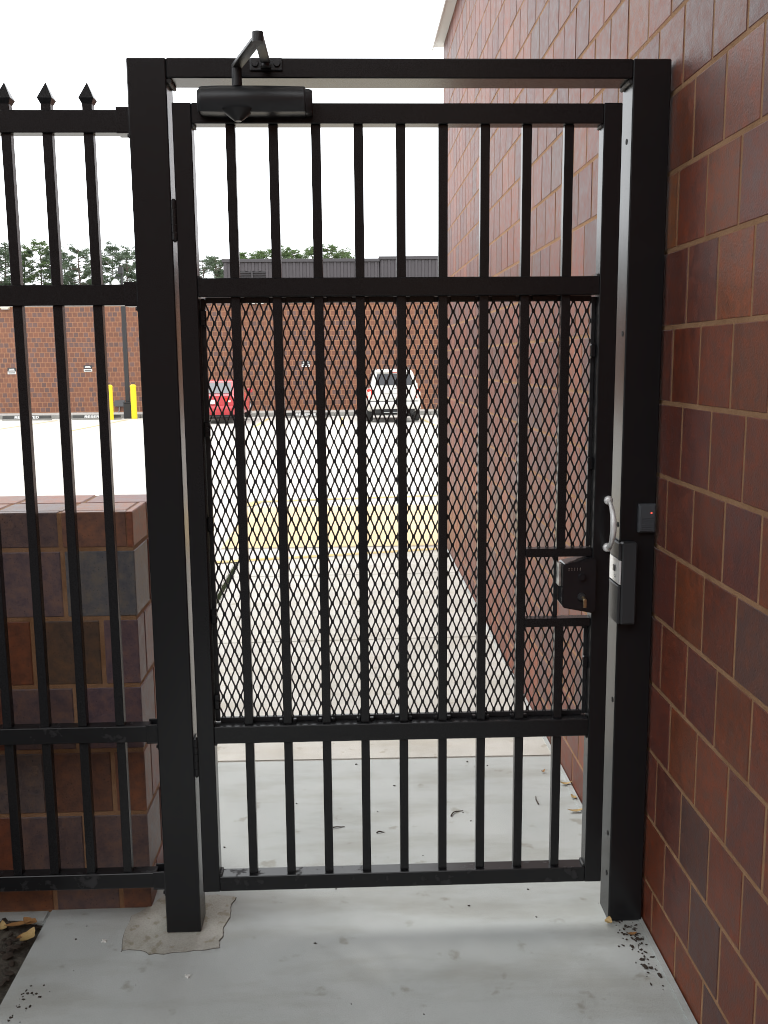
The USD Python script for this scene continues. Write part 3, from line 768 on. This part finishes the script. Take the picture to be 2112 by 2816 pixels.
# ------------------------------------------------------------------ fence
fence = thing('picket_fence', 'black steel fence with spear topped pickets left of the gate', 'fence')
FR = [(2.276, 2.333), (1.831, 1.886), (0.589, 0.637), (0.133, 0.180)]
for z0, z1 in FR:
    obj('rail', box(-3.2, -0.030, 0.030, 0.0725, z0, z1, 0.0018), M['worn_paint' if z1 < 0.7 else 'black_paint'], fence)
    obj('bracket', cat_([box(-0.038, -0.0005, 0.0245, 0.078, z0 - 0.003, z0, 0.0005), box(-0.038, -0.0005, 0.0245, 0.0295, z0, z1 + 0.006, 0.001), box(-0.038, -0.0005, 0.0730, 0.078, z0, z1 + 0.006, 0.001),
                         box(-0.0045, -0.0004, 0.015, 0.09, z0 - 0.018, z1 + 0.004, 0.001), cyl((-0.0045, 0.022, z0 - 0.010), (-0.0085, 0.022, z0 - 0.010), 0.005, n=10)]), M['black_paint'], fence)
for i in range(28):
    x = -0.1150 - i * 0.1075
    pk = []
    for a, b in ((2.333, 2.362), (1.886, 2.276), (0.637, 1.831), (0.180, 0.589)):
        pk.append(box(x - 0.0127, x + 0.0127, 0.0385, 0.0640, a, b, 0.001))
    p = obj('picket', cat_(pk), M['black_paint'], fence)
    yc, z = 0.05125, 2.362
    q = 0.0195
    sp = hull([(x - 0.0127, yc - 0.0127, z - 0.012), (x + 0.0127, yc - 0.0127, z - 0.012), (x - 0.0127, yc + 0.0127, z - 0.012), (x + 0.0127, yc + 0.0127, z - 0.012),
               (x - q, yc - q, z + 0.002), (x + q, yc - q, z + 0.002), (x - q, yc + q, z + 0.002), (x + q, yc + q, z + 0.002), (x, yc, z + 0.045)])
    obj('spear_tip', sp, M['black_paint'], p)

# ------------------------------------------------------------------ near ground details
patch = [(-0.122, 0.10), (-0.128, 0.0), (-0.117, -0.07), (-0.06, -0.075), (-0.03, -0.094), (0.01, -0.098), (0.05, -0.088), (0.11, -0.082), (0.165, -0.074), (0.160, -0.045), (0.168, -0.01), (0.163, 0.03), (0.176, 0.08), (0.172, 0.13), (0.180, 0.19), (0.12, 0.203), (-0.05, 0.205), (-0.07, 0.16)]
pp = []
for i in range(len(patch)):
    a, b = np.array(patch[i]), np.array(patch[(i + 1) % len(patch)])
    for t in (0, 0.33, 0.66):
        q = a + (b - a) * t
        pp.append(q + rng.uniform(-0.0035, 0.0035, 2))
obj('joint_line', prism((np.array(pp) - [0.025, 0.05]) * 1.012 + [0.025, 0.05], -0.01, 0.0012), M['joint_filler'], walk)
obj('footing_patch', prism(pp, -0.01, 0.0040), M['patch_concrete'], walk, label='rough yellowish concrete patch round the foot of the left gate post')
# planting bed
nx_, ny_ = 70, 46
bx = np.linspace(-2.4, -0.392, nx_); by = np.linspace(-1.3, 0.098, ny_)
bv, bf = [], []
for j, y in enumerate(by):
    for i, x in enumerate(bx):
        e = -0.30 - 0.09
        edge = min(1.0, (e + 0.0 - x) / 0.05 + 0.15) if x > -0.45 else 1.0
        h = -0.03 + 0.045 * max(0.0, edge) * meshkit.fbm([[x * 14, y * 14, 0.1]], 4, 2)[0]
        bv.append([x, y, h])
for j in range(ny_ - 1):
    for i in range(nx_ - 1):
        a = j * nx_ + i
        bf += [[a, a + 1, a + nx_ + 1], [a, a + nx_ + 1, a + nx_]]
obj('soil_bed', (bv, bf), M['soil'], label='dark soil bed at the lower left edge of the walk', kind='structure', cat='soil')
mb = []
for i in range(900):
    x, y = rng.uniform(-1.2, -0.395), rng.uniform(-0.8, 0.09)
    s = rng.uniform(0.004, 0.014)
    b = trimesh.creation.icosphere(0, 1.0); b.apply_scale([s * rng.uniform(0.6, 2.2), s, s * 0.5])
    b.apply_transform(trimesh.transformations.rotation_matrix(rng.uniform(0, 6.28), [rng.normal() * 0.3, rng.normal() * 0.3, 1]))
    b.apply_translation([x, y, 0.002 + rng.uniform(-0.012, 0.004)])
    mb.append(b)
obj('mulch', cat_(mb), M['crumb'], label='dark mulch crumbs lying on the soil bed by the walk', kind='stuff', cat='mulch')
cr = []
for i in range(190):
    if i < 80:
        x, y = 1.375 + rng.normal() * 0.022, -0.05 + rng.normal() * 0.045
    elif i < 116:
        x, y = 1.375 + rng.normal() * 0.018, -0.20 + rng.normal() * 0.06
    elif i < 148:
        x, y = -0.345 + abs(rng.normal()) * 0.03, -0.30 + rng.normal() * 0.05
    else:
        x, y = rng.uniform(-0.3, 1.35), rng.uniform(-0.45, 1.2)
    if x > 1.41 or (abs(x - 0.05) < 0.065 and -0.01 < y < 0.11):
        continue
    s = rng.uniform(0.0012, 0.0042) * (1.5 if 80 <= i < 94 else 0.8)
    b = trimesh.creation.icosphere(1, 1.0); b.vertices *= 1 + 0.25 * rng.normal(size=(len(b.vertices), 1)); b.apply_scale([s * rng.uniform(0.7, 1.9), s, s * 0.6]); b.apply_transform(trimesh.transformations.rotation_matrix(rng.uniform(0, 6.28), [0, 0, 1])); b.apply_translation([x, y, s * 0.4])
    cr.append(b)
obj('dirt_crumbs', cat_(cr), M['crumb'], label='small dark dirt crumbs scattered on the concrete walk by the right post', kind='stuff', cat='dirt')

def leaf_mesh(L, w, curl, seed):
    r = np.random.default_rng(seed)
    n, v, f = 9, [], []
    for i in range(n):
        t = i / (n - 1)
        hw = w * math.sin(math.pi * min(0.985, max(0.015, t))) ** 0.8 * (1 + 0.12 * r.normal())
        z = curl * (t - 0.5) ** 2 * 4
        for s in (-1, 0, 1):
            v.append([(t - 0.5) * L, s * hw, z + (0.35 * hw if s else 0.0) + 0.002])
    for i in range(n - 1):
        for k in range(2):
            a = 3 * i + k
            f += [[a, a + 3, a + 4], [a, a + 4, a + 1]]
    v = np.array(v); k = len(v)
    f = np.array(f)
    return np.vstack([v, v + [0, 0, 0.0008]]), np.vstack([f, (f + k)[:, ::-1]])
LEAVES = [
    (-0.452, 0.046, 0.014, 0.075, 0.011, 15, 'dry_leaf', 'long rust brown dry leaf on the soil at the left picture edge'),
    (-0.418, 0.058, 0.012, 0.055, 0.016, -30, 'dry_leaf', 'orange brown curled leaf at the top corner of the soil bed'),
    (-0.402, -0.018, 0.010, 0.070, 0.018, 75, 'tan_leaf', 'tan oval leaf leaning on the edge of the walk over the soil'),
    (-0.418, -0.006, 0.010, 0.05, 0.010, 55, 'dry_leaf', 'narrow brown leaf tucked beside the tan oval leaf'),
    (-0.492, 0.035, 0.012, 0.05, 0.012, 110, 'tan_leaf', 'small tan leaf at the very left of the soil bed'),
    (1.402, 0.945, 0.002, 0.055, 0.008, -10, 'tan_leaf', 'thin dry leaf behind the gate, farthest of those at the wall foot'),
    (1.408, 0.825, 0.002, 0.035, 0.009, -70, 'tan_leaf', 'short upright dry leaf at the wall foot behind the gate'),
    (1.390, 0.711, 0.002, 0.065, 0.009, 5, 'tan_leaf', 'dry leaf behind the gate, nearest of those at the wall foot'),
    (1.318, -0.012, 0.002, 0.026, 0.013, 60, 'tan_leaf', 'small round orange leaf at the foot of the right gate post'),
    (1.372, -0.073, 0.002, 0.032, 0.006, 5, 'dry_leaf', 'little brown leaf scrap before the right gate post'),
    (1.337, 1.064, 0.002, 0.02, 0.006, 30, 'dry_leaf', 'tiny reddish leaf on the walk behind the last gate picket'),
]
for i, (x, y, z, L, w, a, m, lab) in enumerate(LEAVES):
    t = thing('dry_leaf', lab, 'leaf', (x, y, z), a)
    obj('blade', leaf_mesh(L, w, 0.006 + 0.004 * (i % 3), i), M[m], t, smooth=True)
TW = [((0.475, 0.63), (0.525, 0.642), 0.0, 'short straight twig on the walk behind the third gate picket'), ((0.64, 0.586), (0.668, 0.592), 0.004, 'small knotted twig on the walk behind the middle of the gate'),
      ((0.92, 0.70), (0.97, 0.745), 0.012, 'curved twig on the walk right of the middle of the gate'), ((1.262, 0.78), (1.266, 0.85), 0.004, 'thin bent twig on the walk behind the rightmost gate pickets')]
for a, b, bow, lab in TW:
    a, b = np.array(a), np.array(b)
    c0 = (a + b) / 2
    d = b - a; s = np.array([-d[1], d[0]]) / np.linalg.norm(d)
    pts = [(*(a - c0 + d * t + s * bow * math.sin(math.pi * t)), 0.003 + 0.002 * math.sin(5 * t)) for t in np.linspace(0, 1, 8)]
    tw = thing('twig', lab, 'twig', (*c0, 0.0))
    obj('stem', tube(pts, np.linspace(0.0028, 0.0015, 8), 6), M['twig'], tw, smooth=60)
for (x, y, lab) in ((0.094, -0.203, 'white paint chip on the walk before the gate'), (-0.178, -0.025, 'white chip on the walk between the soil bed and the left post')):
    v = trimesh.creation.icosphere(1, 1.0); v.vertices *= 1 + 0.3 * rng.normal(size=(len(v.vertices), 1)); v.apply_scale([0.006, 0.009, 0.003])
    t = thing('paint_chip', lab, 'chip', (x, y, 0.002), 30)
    obj('chip', v, M['white_chip'], t)
# tufty strip of dead grass along the walk's left edge
gv, gf = [], []
for i in range(1500):
    y = rng.uniform(3.35, 5.30)
    x = -0.398 + rng.normal() * 0.007
    h = rng.uniform(0.01, 0.04) * (1.2 - 0.35 * (y - 3.35))
    a = rng.uniform(0, 6.28)
    lean = rng.normal(size=2) * 0.016
    wv = np.array([math.cos(a), math.sin(a)]) * 0.0035
    k = len(gv)
    gv += [[x - wv[0], y - wv[1], -0.02], [x + wv[0], y + wv[1], -0.02], [x + lean[0], y + lean[1], max(0.006, h)]]
    gf.append([k, k + 1, k + 2])
obj('grass_strip', (gv, gf), M['grass_blade'], label='dark tufty grass along the left edge of the walk behind the gate', kind='stuff', cat='grass')

# ------------------------------------------------------------------ things in the parking lot
def stop(x0, label, n_text=True, y=34.35):
    z = zg(y)
    t = thing('wheel_stop', label, 'wheel stop', (x0, y, z), group='concrete wheel stops before the far wall')
    obj('base', hull([(x, yy, zz) for x, i in ((0, 0.0), (1.83, 0.0)) for yy, zz in ((0, 0), (0.15, 0), (0, 0.06), (0.15, 0.06))]), M['stop_concrete'], t)
    obj('painted_top', hull([(x, yy, zz) for x, i in ((0.02, 0), (1.81, 0)) for yy, zz in ((0.003, 0.0605), (0.147, 0.0605), (0.035, 0.17), (0.115, 0.17))]), M['stop_paint'], t)
    if n_text:
        m = meshkit.text_mesh('RESERVED', 0.085, 0.002, bold=True)
        m.apply_scale([1.55, 1, 1])
        w = m.bounds[1][0] - m.bounds[0][0]
        m.apply_translation([-m.bounds[0][0] - w / 2 + 0.93, 0.01, 0])
        ang = math.atan2(0.032, 0.1095)
        m.apply_transform(trimesh.transformations.rotation_matrix(math.pi / 2 - ang, [1, 0, 0]))
        m.apply_translation([0, 0.003 - 0.0015, 0.0635])
        obj('lettering', m, M['letter_white'], t)
stop(-12.55, 'wheel stop lettered RESERVED at the left picture edge before the far wall')
stop(-9.93, 'wheel stop lettered RESERVED seen between the second and third fence pickets')
stop(-7.10, 'plain wheel stop beside the right yellow bollard', False)
stop(-1.95, 'wheel stop lettered RESERVED in the empty stall between the cars')

def bollard(x, y, label):
    z = zg(y)
    t = thing('bollard', label, 'bollard', (x, y, z), group='yellow bollards by the pole')
    obj('sleeve', cyl((0, 0, 0), (0, 0, 1.20), 0.11, n=24), M['yellow_plastic'], t, smooth=40)
    obj('cap', cat_([cyl((0, 0, 1.201), (0, 0, 1.26), 0.118, n=24), cyl((0, 0, 1.26), (0, 0, 1.305), 0.118, 0.07, n=24)]), M['yellow_plastic'], t, smooth=30)
bollard(-8.43, 34.2, 'yellow bollard left of the dark pole base')
bollard(-7.70, 34.9, 'yellow bollard right of the dark pole base')
PXp, PYp = -7.99, 35.2
z = zg(PYp)
pole = thing('camera_pole', 'tall dark square pole with a base box and white dome camera', 'pole', (PXp, PYp, z))
obj('base_box', box(-0.15, 0.15, -0.15, 0.15, 0, 0.60, 0.015), M['car_black'], pole)
obj('base_lip', box(-0.165, 0.165, -0.165, 0.165, 0.603, 0.635, 0.008), M['car_black'], pole)
obj('shaft', box(-0.075, 0.075, -0.075, 0.075, 0.636, 5.05, 0.01), M['car_black'], pole)
obj('head', cat_([box(-0.035, 0.035, -0.035, 0.035, 5.051, 5.45, 0.005), box(-0.11, 0.07, -0.16, 0.06, 5.46, 5.72, 0.02), box(-0.26, -0.076, -0.03, 0.03, 5.30, 5.36, 0.005)]), M['car_black'], pole)
dm = obj('dome_camera', cat_([cyl((-0.24, 0, 5.0), (-0.24, 0, 5.17), 0.15, n=24), cyl((-0.24, 0, 5.17), (-0.24, 0, 5.28), 0.15, 0.05, n=24)]), M['dome_white'], pole, smooth=30)
obj('dome', cyl((-0.24, 0, 4.93), (-0.24, 0, 4.999), 0.08, 0.135, n=24), M['car_black'], dm, smooth=40)
ub = thing('utility_box', 'small dark grey box on the far wall behind the pole', 'utility box', (-8.95, FY - 0.0025, 0.02))
obj('cover', box(-0.21, 0.21, -0.10, 0, -0.13, 0.13, 0.01), M['box_grey'], ub)
obj('conduit', tube([(-0.02, -0.05, -0.131), (-0.03, -0.05, -0.3), (-0.12, -0.06, -0.42)], 0.025, 8), M['stop_concrete'], ub, smooth=60)
for x, zz, lab in ((-10.19, 1.454, 'small dark and white sign on the far wall between two fence pickets'), (-13.3, 1.378, 'small sign on the far wall at the left picture edge'), (-1.21, 1.57, 'small sign on the far wall above the empty stall')):
    s = thing('stall_sign', lab, 'sign', (x, FY - 0.0025, zz), group='stall signs on the far wall')
    obj('plate', box(-0.17, 0.17, -0.012, 0, 0.005, 0.14, 0.002), M['sign_black'], s)
    obj('white_plate', box(-0.17, 0.17, -0.014, 0, -0.12, -0.01, 0.002), M['plate_white'], s)
    for k, (w_, z_) in enumerate(((0.20, 0.085), (0.24, 0.045))):
        obj('text_bar', box(-w_ / 2, w_ / 2, -0.0145, -0.0125, z_ - 0.011, z_ + 0.011), M['letter_white'], s)
    obj('text_bar', box(-0.13, 0.13, -0.0165, -0.0145, -0.082, -0.05), M['sign_black'], s)
for x, zz, lab in ((-13.36, 3.90, 'cream light fixture high on the far wall at the left picture edge'), (-3.37, 4.05, 'left one of two light fixtures high on far wall above the red car'), (-3.02, 4.05, 'right one of two light fixtures high on far wall above the red car')):
    s = thing('wall_light', lab, 'wall light', (x, FY - 0.0025, zz), group='light fixtures on the far wall')
    obj('housing', box(-0.17, 0.17, -0.22, 0, 0.0, 0.13, 0.02), M['fixture_cream'], s)
    obj('lens', box(-0.14, 0.14, -0.2, -0.02, -0.03, -0.001, 0.01), M['dome_white'], s)

# ------------------------------------------------------------------ cars (nose towards the far wall)
def ring_hull(sections):
    return hull([p for s in sections for p in s])

def rr(y, hw, z0, z1, r=0.08, ys=0.0):
    """Cross-section of a car body: rounded rectangle at station y."""
    pts = []
    for sx in (-1, 1):
        for sz in (0, 1):
            cx, cz = sx * (hw - r), (z1 - r if sz else z0 + r)
            for a in (0, 30, 60, 90):
                q = math.radians(a)
                pts.append((cx + sx * r * math.cos(q), y, cz + (1 if sz else -1) * r * math.sin(q)))
    return pts

def wheel(parent, x, y, r, w):
    wh = obj('wheel', cat_([cyl((x - w / 2, y, r), (x - w / 2 + 0.02, y, r), r - 0.02, r, n=28), cyl((x - w / 2 + 0.02, y, r), (x + w / 2 - 0.02, y, r), r, n=28), cyl((x + w / 2 - 0.02, y, r), (x + w / 2, y, r), r, r - 0.02, n=28)]), M['tire'], parent, smooth=40)
    s = 1 if x > 0 else -1
    obj('rim', cat_([cyl((x + s * (w / 2 + 0.001), y, r), (x + s * (w / 2 + 0.006), y, r), r * 0.64, n=24)] + [bar((x + s * (w / 2 + 0.01), y, r), (x + s * (w / 2 + 0.01), y + r * 0.6 * math.cos(k * 1.2566), r + r * 0.6 * math.sin(k * 1.2566)), 0.012, 0.05) for k in range(5)]), M['rim'], wh, smooth=30)

def quad(p, thick, n):
    """A thin panel through four points, laid thick metres proud along n."""
    p = np.asarray(p, float); n = np.asarray(n, float); n = n / np.linalg.norm(n)
    return hull(np.vstack([p + n * thick, p - n * 0.01]))

suv = thing('suv', 'white sport utility vehicle parked with its rear to the gate', 'car', (2.07, 29.35, zg(29.6)), 2.0)
ring = [rr(0.16, 0.86, 0.42, 1.04, 0.10), rr(0.30, 0.895, 0.36, 1.08, 0.12), rr(2.2, 0.90, 0.30, 1.08, 0.12), rr(3.3, 0.90, 0.30, 1.06, 0.12), rr(4.2, 0.84, 0.36, 0.98, 0.14), rr(4.42, 0.72, 0.45, 0.85, 0.1)]
body = obj('body', ring_hull(ring), M['car_white'], suv, smooth=35)
obj('cabin', hull([(sx * hw, y, z) for sx in (-1, 1) for hw, y, z in ((0.83, 0.19, 1.03), (0.80, 0.22, 1.10), (0.66, 0.42, 1.62), (0.62, 0.46, 1.69), (0.58, 0.6, 1.735), (0.56, 2.0, 1.75), (0.60, 2.5, 1.70), (0.80, 3.35, 1.05))]), M['car_white'], suv, smooth=30)
obj('rear_window', quad([(-0.64, 0.245, 1.13), (0.64, 0.245, 1.13), (0.54, 0.408, 1.59), (-0.54, 0.408, 1.59)], 0.012, (0, -0.94, 0.33)), M['car_glass'], suv)
obj('wiper', bar((0.0, 0.21, 1.125), (0.42, 0.225, 1.16), 0.02, 0.015), M['car_black'], suv)
obj('spoiler', hull([(sx * 0.56, y, z) for sx in (-1, 1) for y, z in ((0.36, 1.645), (0.36, 1.67), (0.5, 1.735), (0.5, 1.69))]), M['car_white'], suv)
obj('brake_light', box(-0.16, 0.16, 0.345, 0.3595, 1.645, 1.668), M['tail_red'], suv)
for s in (-1, 1):
    obj('side_window', quad([(s * 0.80, 0.48, 1.14), (s * 0.80, 1.15, 1.12), (s * 0.665, 1.2, 1.58), (s * 0.668, 0.62, 1.57)], 0.012, (s, 0, 0.3)), M['car_glass'], suv)
    obj('side_window', quad([(s * 0.80, 1.25, 1.12), (s * 0.80, 2.9, 1.12), (s * 0.67, 2.2, 1.58), (s * 0.665, 1.28, 1.59)], 0.012, (s, 0, 0.3)), M['car_glass'], suv)
    tl = obj('tail_light', hull([(s * x, y, z) for x, y, z in ((0.74, 0.15, 0.80), (0.885, 0.2, 0.78), (0.72, 0.145, 1.05), (0.83, 0.19, 1.12), (0.89, 0.40, 1.08), (0.905, 0.40, 0.82), (0.80, 0.17, 1.12))]), M['tail_red'], suv, smooth=30)
    obj('reversing_lamp', hull([(s * x, y, z) for x, y, z in ((0.75, 0.138, 0.84), (0.84, 0.158, 0.835), (0.74, 0.136, 0.90), (0.84, 0.158, 0.90))]), M['tail_clear'], tl)
    obj('mirror', box(s * 1.0 - 0.10, s * 1.0 + 0.06, 2.75, 2.85, 1.08, 1.24, 0.03), M['car_white'], suv)
    obj('roof_rail', tube([(s * 0.54, 0.75, 1.745), (s * 0.55, 1.0, 1.785), (s * 0.55, 2.2, 1.79), (s * 0.53, 2.45, 1.735)], 0.02, 8), M['car_black'], suv, smooth=60)
    wheel(suv, s * 0.79, 0.92, 0.36, 0.22)
    wheel(suv, s * 0.79, 3.5, 0.36, 0.22)
obj('bumper', hull([(sx * hw, y, z) for sx in (-1, 1) for hw, y, z in ((0.80, 0.02, 0.50), (0.84, 0.0, 0.60), (0.84, 0.03, 0.69), (0.90, 0.22, 0.47), (0.90, 0.28, 0.69), (0.72, 0.06, 0.45))]), M['car_white'], suv, smooth=30)
obj('bumper_gap', box(-0.80, 0.80, 0.10, 0.17, 0.693, 0.712), M['car_black'], suv)
obj('bumper_skirt', hull([(sx * hw, y, z) for sx in (-1, 1) for hw, y, z in ((0.68, 0.08, 0.449), (0.60, 0.14, 0.31), (0.7, 0.6, 0.31), (0.78, 0.4, 0.42))]), M['car_black'], suv)
obj('skid_plate', box(-0.42, 0.42, 0.10, 0.13, 0.325, 0.35, 0.005), M['rim'], suv)
obj('license_plate', box(-0.155, 0.155, 0.140, 0.152, 0.80, 0.95, 0.004), M['plate_white'], suv)
obj('plate_trim', box(-0.36, 0.36, 0.130, 0.152, 0.965, 1.0, 0.006), M['car_white'], suv)
obj('underbody', box(-0.7, 0.7, 0.4, 4.1, 0.24, 0.305), M['car_black'], suv)

sedan = thing('sedan', 'red sedan parked with its rear to the gate, left of the white vehicle', 'car', (-4.05, 29.7, zg(30)), -1.5)
ring = [rr(0.12, 0.78, 0.42, 0.93, 0.10), rr(0.30, 0.85, 0.28, 0.97, 0.12), rr(1.2, 0.88, 0.22, 0.96, 0.12), rr(3.3, 0.88, 0.22, 0.92, 0.12), rr(4.2, 0.80, 0.25, 0.80, 0.12), rr(4.5, 0.66, 0.35, 0.68, 0.1)]
obj('body', ring_hull(ring), M['car_red'], sedan, smooth=35)
obj('cabin', hull([(sx * hw, y, z) for sx in (-1, 1) for hw, y, z in ((0.76, 0.62, 0.93), (0.60, 1.30, 1.36), (0.56, 1.42, 1.405), (0.54, 2.0, 1.43), (0.58, 2.5, 1.38), (0.76, 3.3, 0.90))]), M['car_red'], sedan, smooth=30)
obj('rear_window', quad([(-0.64, 0.71, 0.985), (0.64, 0.71, 0.985), (0.53, 1.27, 1.335), (-0.53, 1.27, 1.335)], 0.014, (0, -0.53, 0.85)), M['car_glass_bright'], sedan)
for s in (-1, 1):
    obj('side_window', quad([(s * 0.745, 1.15, 0.99), (s * 0.745, 2.9, 0.96), (s * 0.60, 2.3, 1.33), (s * 0.60, 1.45, 1.34)], 0.012, (s, 0, 0.4)), M['car_glass'], sedan)
    tl = obj('tail_light', hull([(s * x, y, z) for x, y, z in ((0.46, 0.105, 0.70), (0.80, 0.14, 0.70), (0.48, 0.108, 0.86), (0.80, 0.15, 0.88), (0.865, 0.36, 0.86), (0.87, 0.36, 0.74))]), M['tail_red'], sedan, smooth=30)
    obj('reversing_lamp', hull([(s * x, y, z) for x, y, z in ((0.50, 0.098, 0.72), (0.66, 0.112, 0.72), (0.60, 0.104, 0.78), (0.68, 0.112, 0.78))]), M['tail_clear'], tl)
    obj('mirror', box(s * 0.97 - 0.10, s * 0.97 + 0.10, 2.75, 2.86, 0.95, 1.10, 0.03), M['car_red'], sedan)
    wheel(sedan, s * 0.78, 0.95, 0.32, 0.20)
    wheel(sedan, s * 0.78, 3.6, 0.32, 0.20)
obj('bumper', hull([(sx * hw, y, z) for sx in (-1, 1) for hw, y, z in ((0.74, 0.0, 0.40), (0.76, -0.02, 0.52), (0.76, 0.02, 0.60), (0.87, 0.26, 0.36), (0.87, 0.30, 0.60), (0.70, 0.05, 0.30))]), M['car_red'], sedan, smooth=30)
obj('bumper_skirt', box(-0.66, 0.66, 0.08, 0.4, 0.22, 0.298, 0.01), M['car_black'], sedan)
obj('license_plate', box(-0.155, 0.155, 0.082, 0.098, 0.66, 0.80, 0.004), M['plate_white'], sedan)
obj('underbody', box(-0.66, 0.66, 0.4, 4.1, 0.15, 0.225), M['car_black'], sedan)

# ------------------------------------------------------------------ pines
def pine(x, y, h, spread, seed, needles, label, crown0=0.5):
    r = np.random.default_rng(seed)
    z0 = zg(38) - 0.12
    t = thing('pine_tree', label, 'tree', (x, y, z0), group='tall pines behind the far building')
    tr = [tube([(0.3 * math.sin(k * 0.9 + seed), 0, h * k / 7) for k in range(8)], np.linspace(0.24, 0.05, 8), 8)]
    v, f = [], []
    clumps = []
    nb = 58
    for b in range(nb):
        q = crown0 + (1.0 - crown0) * (b + r.random()) / nb
        zz = h * q
        prof = math.sin(math.pi * min(1.0, 0.12 + 0.88 * (1 - (q - crown0) / (1.0 - crown0)) ** 0.75)) ** 0.6
        L = spread * (0.35 + 0.75 * prof) * r.uniform(0.55, 1.05) * (0.55 if q > 0.95 else 1.0)
        a = r.uniform(0, 6.28)
        rise = r.uniform(0.1, 0.5)
        base = np.array([0.3 * math.sin(q * 7 * 0.9 + seed), 0, zz - L * rise * 0.4])
        tip = base + np.array([math.cos(a) * L, math.sin(a) * L, L * rise])
        tr.append(tube([base, (base + tip) / 2 + [0, 0, -0.1], tip], [0.05, 0.035, 0.015], 5))
        for k in range(r.integers(4, 8)):
            s = r.uniform(0.45, 1.05)
            clumps.append((base + (tip - base) * s + r.normal(size=3) * [0.22, 0.22, 0.16], r.uniform(0.26, 0.55)))
    C = np.repeat(np.array([c for c, _ in clumps]), 30, 0)
    Z = np.repeat(np.array([q for _, q in clumps]), 30)[:, None]
    d = r.normal(size=C.shape); d /= np.linalg.norm(d, axis=1, keepdims=True); d[:, 2] = abs(d[:, 2]) * 0.75 + 0.1 * d[:, 2]
    c = C + d * Z * r.uniform(0.1, 0.85, (len(C), 1)) + [0, 0, -0.1]
    e = np.cross(d, r.normal(size=C.shape)); e /= np.linalg.norm(e, axis=1, keepdims=True)
    v = np.stack([c - e * Z * 0.15, c + e * Z * 0.15, c + d * Z * 0.5 + e * Z * 0.08], 1).reshape(-1, 3)
    f = np.arange(len(v)).reshape(-1, 3)
    obj('trunk', cat_(tr), M['bark'], t, smooth=60)
    obj('crown', (v, f), needles, t)
S = 132.65 / 77.65
PINES = [(-26.6, 10.6, 1.5, 0), (-25.8, 10.75, 1.5, 0), (-24.5, 10.30, 1.3, 0), (-23.3, 10.95, 1.75, 1), (-22.3, 10.4, 1.3, 0), (-21.3, 10.15, 1.2, 0), (-20.1, 10.45, 1.5, 0), (-19.0, 10.2, 1.2, 1), (-17.7, 10.6, 1.7, 0), (-16.7, 10.2, 1.5, 0), (-15.5, 10.3, 1.5, 0),
         (-10.6, 9.6, 1.7, 0), (-9.5, 9.7, 1.5, 0), (-7.8, 10.0, 1.2, 1), (-6.5, 10.1, 1.2, 1), (-5.2, 10.45, 1.4, 1), (-3.7, 10.25, 1.5, 1), (-2.1, 10.35, 1.5, 1), (-0.8, 10.5, 1.6, 1), (0.3, 10.1, 1.3, 1)]
PL = ['pine at the far left picture edge', 'pine seen before the first fence picket', 'thin pine beside the tallest left pine', 'tallest pine of the left group with broad green crown', 'slender pine right of the tallest left pine', 'low pine behind the second fence picket gap',
      'middle pine with rounded crown right of the second picket', 'olive pine left of the third picket', 'broad pine with rounded top above the white dome camera', 'pine just right of the dome camera pole', 'pine hidden mostly by the left gate post',
      'loose pine left of the brown metal screen', 'pine touching the left end of the brown metal screen', 'low pine top above the louver end of screen', 'small pointed pine top above the louver', 'tall pine top over the screen left of the third gate picket', 'green pine top in the middle above the screen',
      'wide pine top over the screen beside the fourth gate picket', 'bushy highest pine top above the screen', 'last low pine top above the screen toward the right']
for i, ((x, zt, sp, k), lab) in enumerate(zip(PINES, PL)):
    yy = 130 + (i % 3) * 3.0 + (4 if k else 0)
    kk = (yy + 2.65) / 77.65
    top = 1.68 + (zt - 1.68) * kk
    pine(x * kk + 0.562 * (1 - kk), yy, top + 0.62, sp * S * 1.02, 100 + i, M['needles_olive'] if k else M['needles'], lab, 0.5 if i < 12 else 0.62)
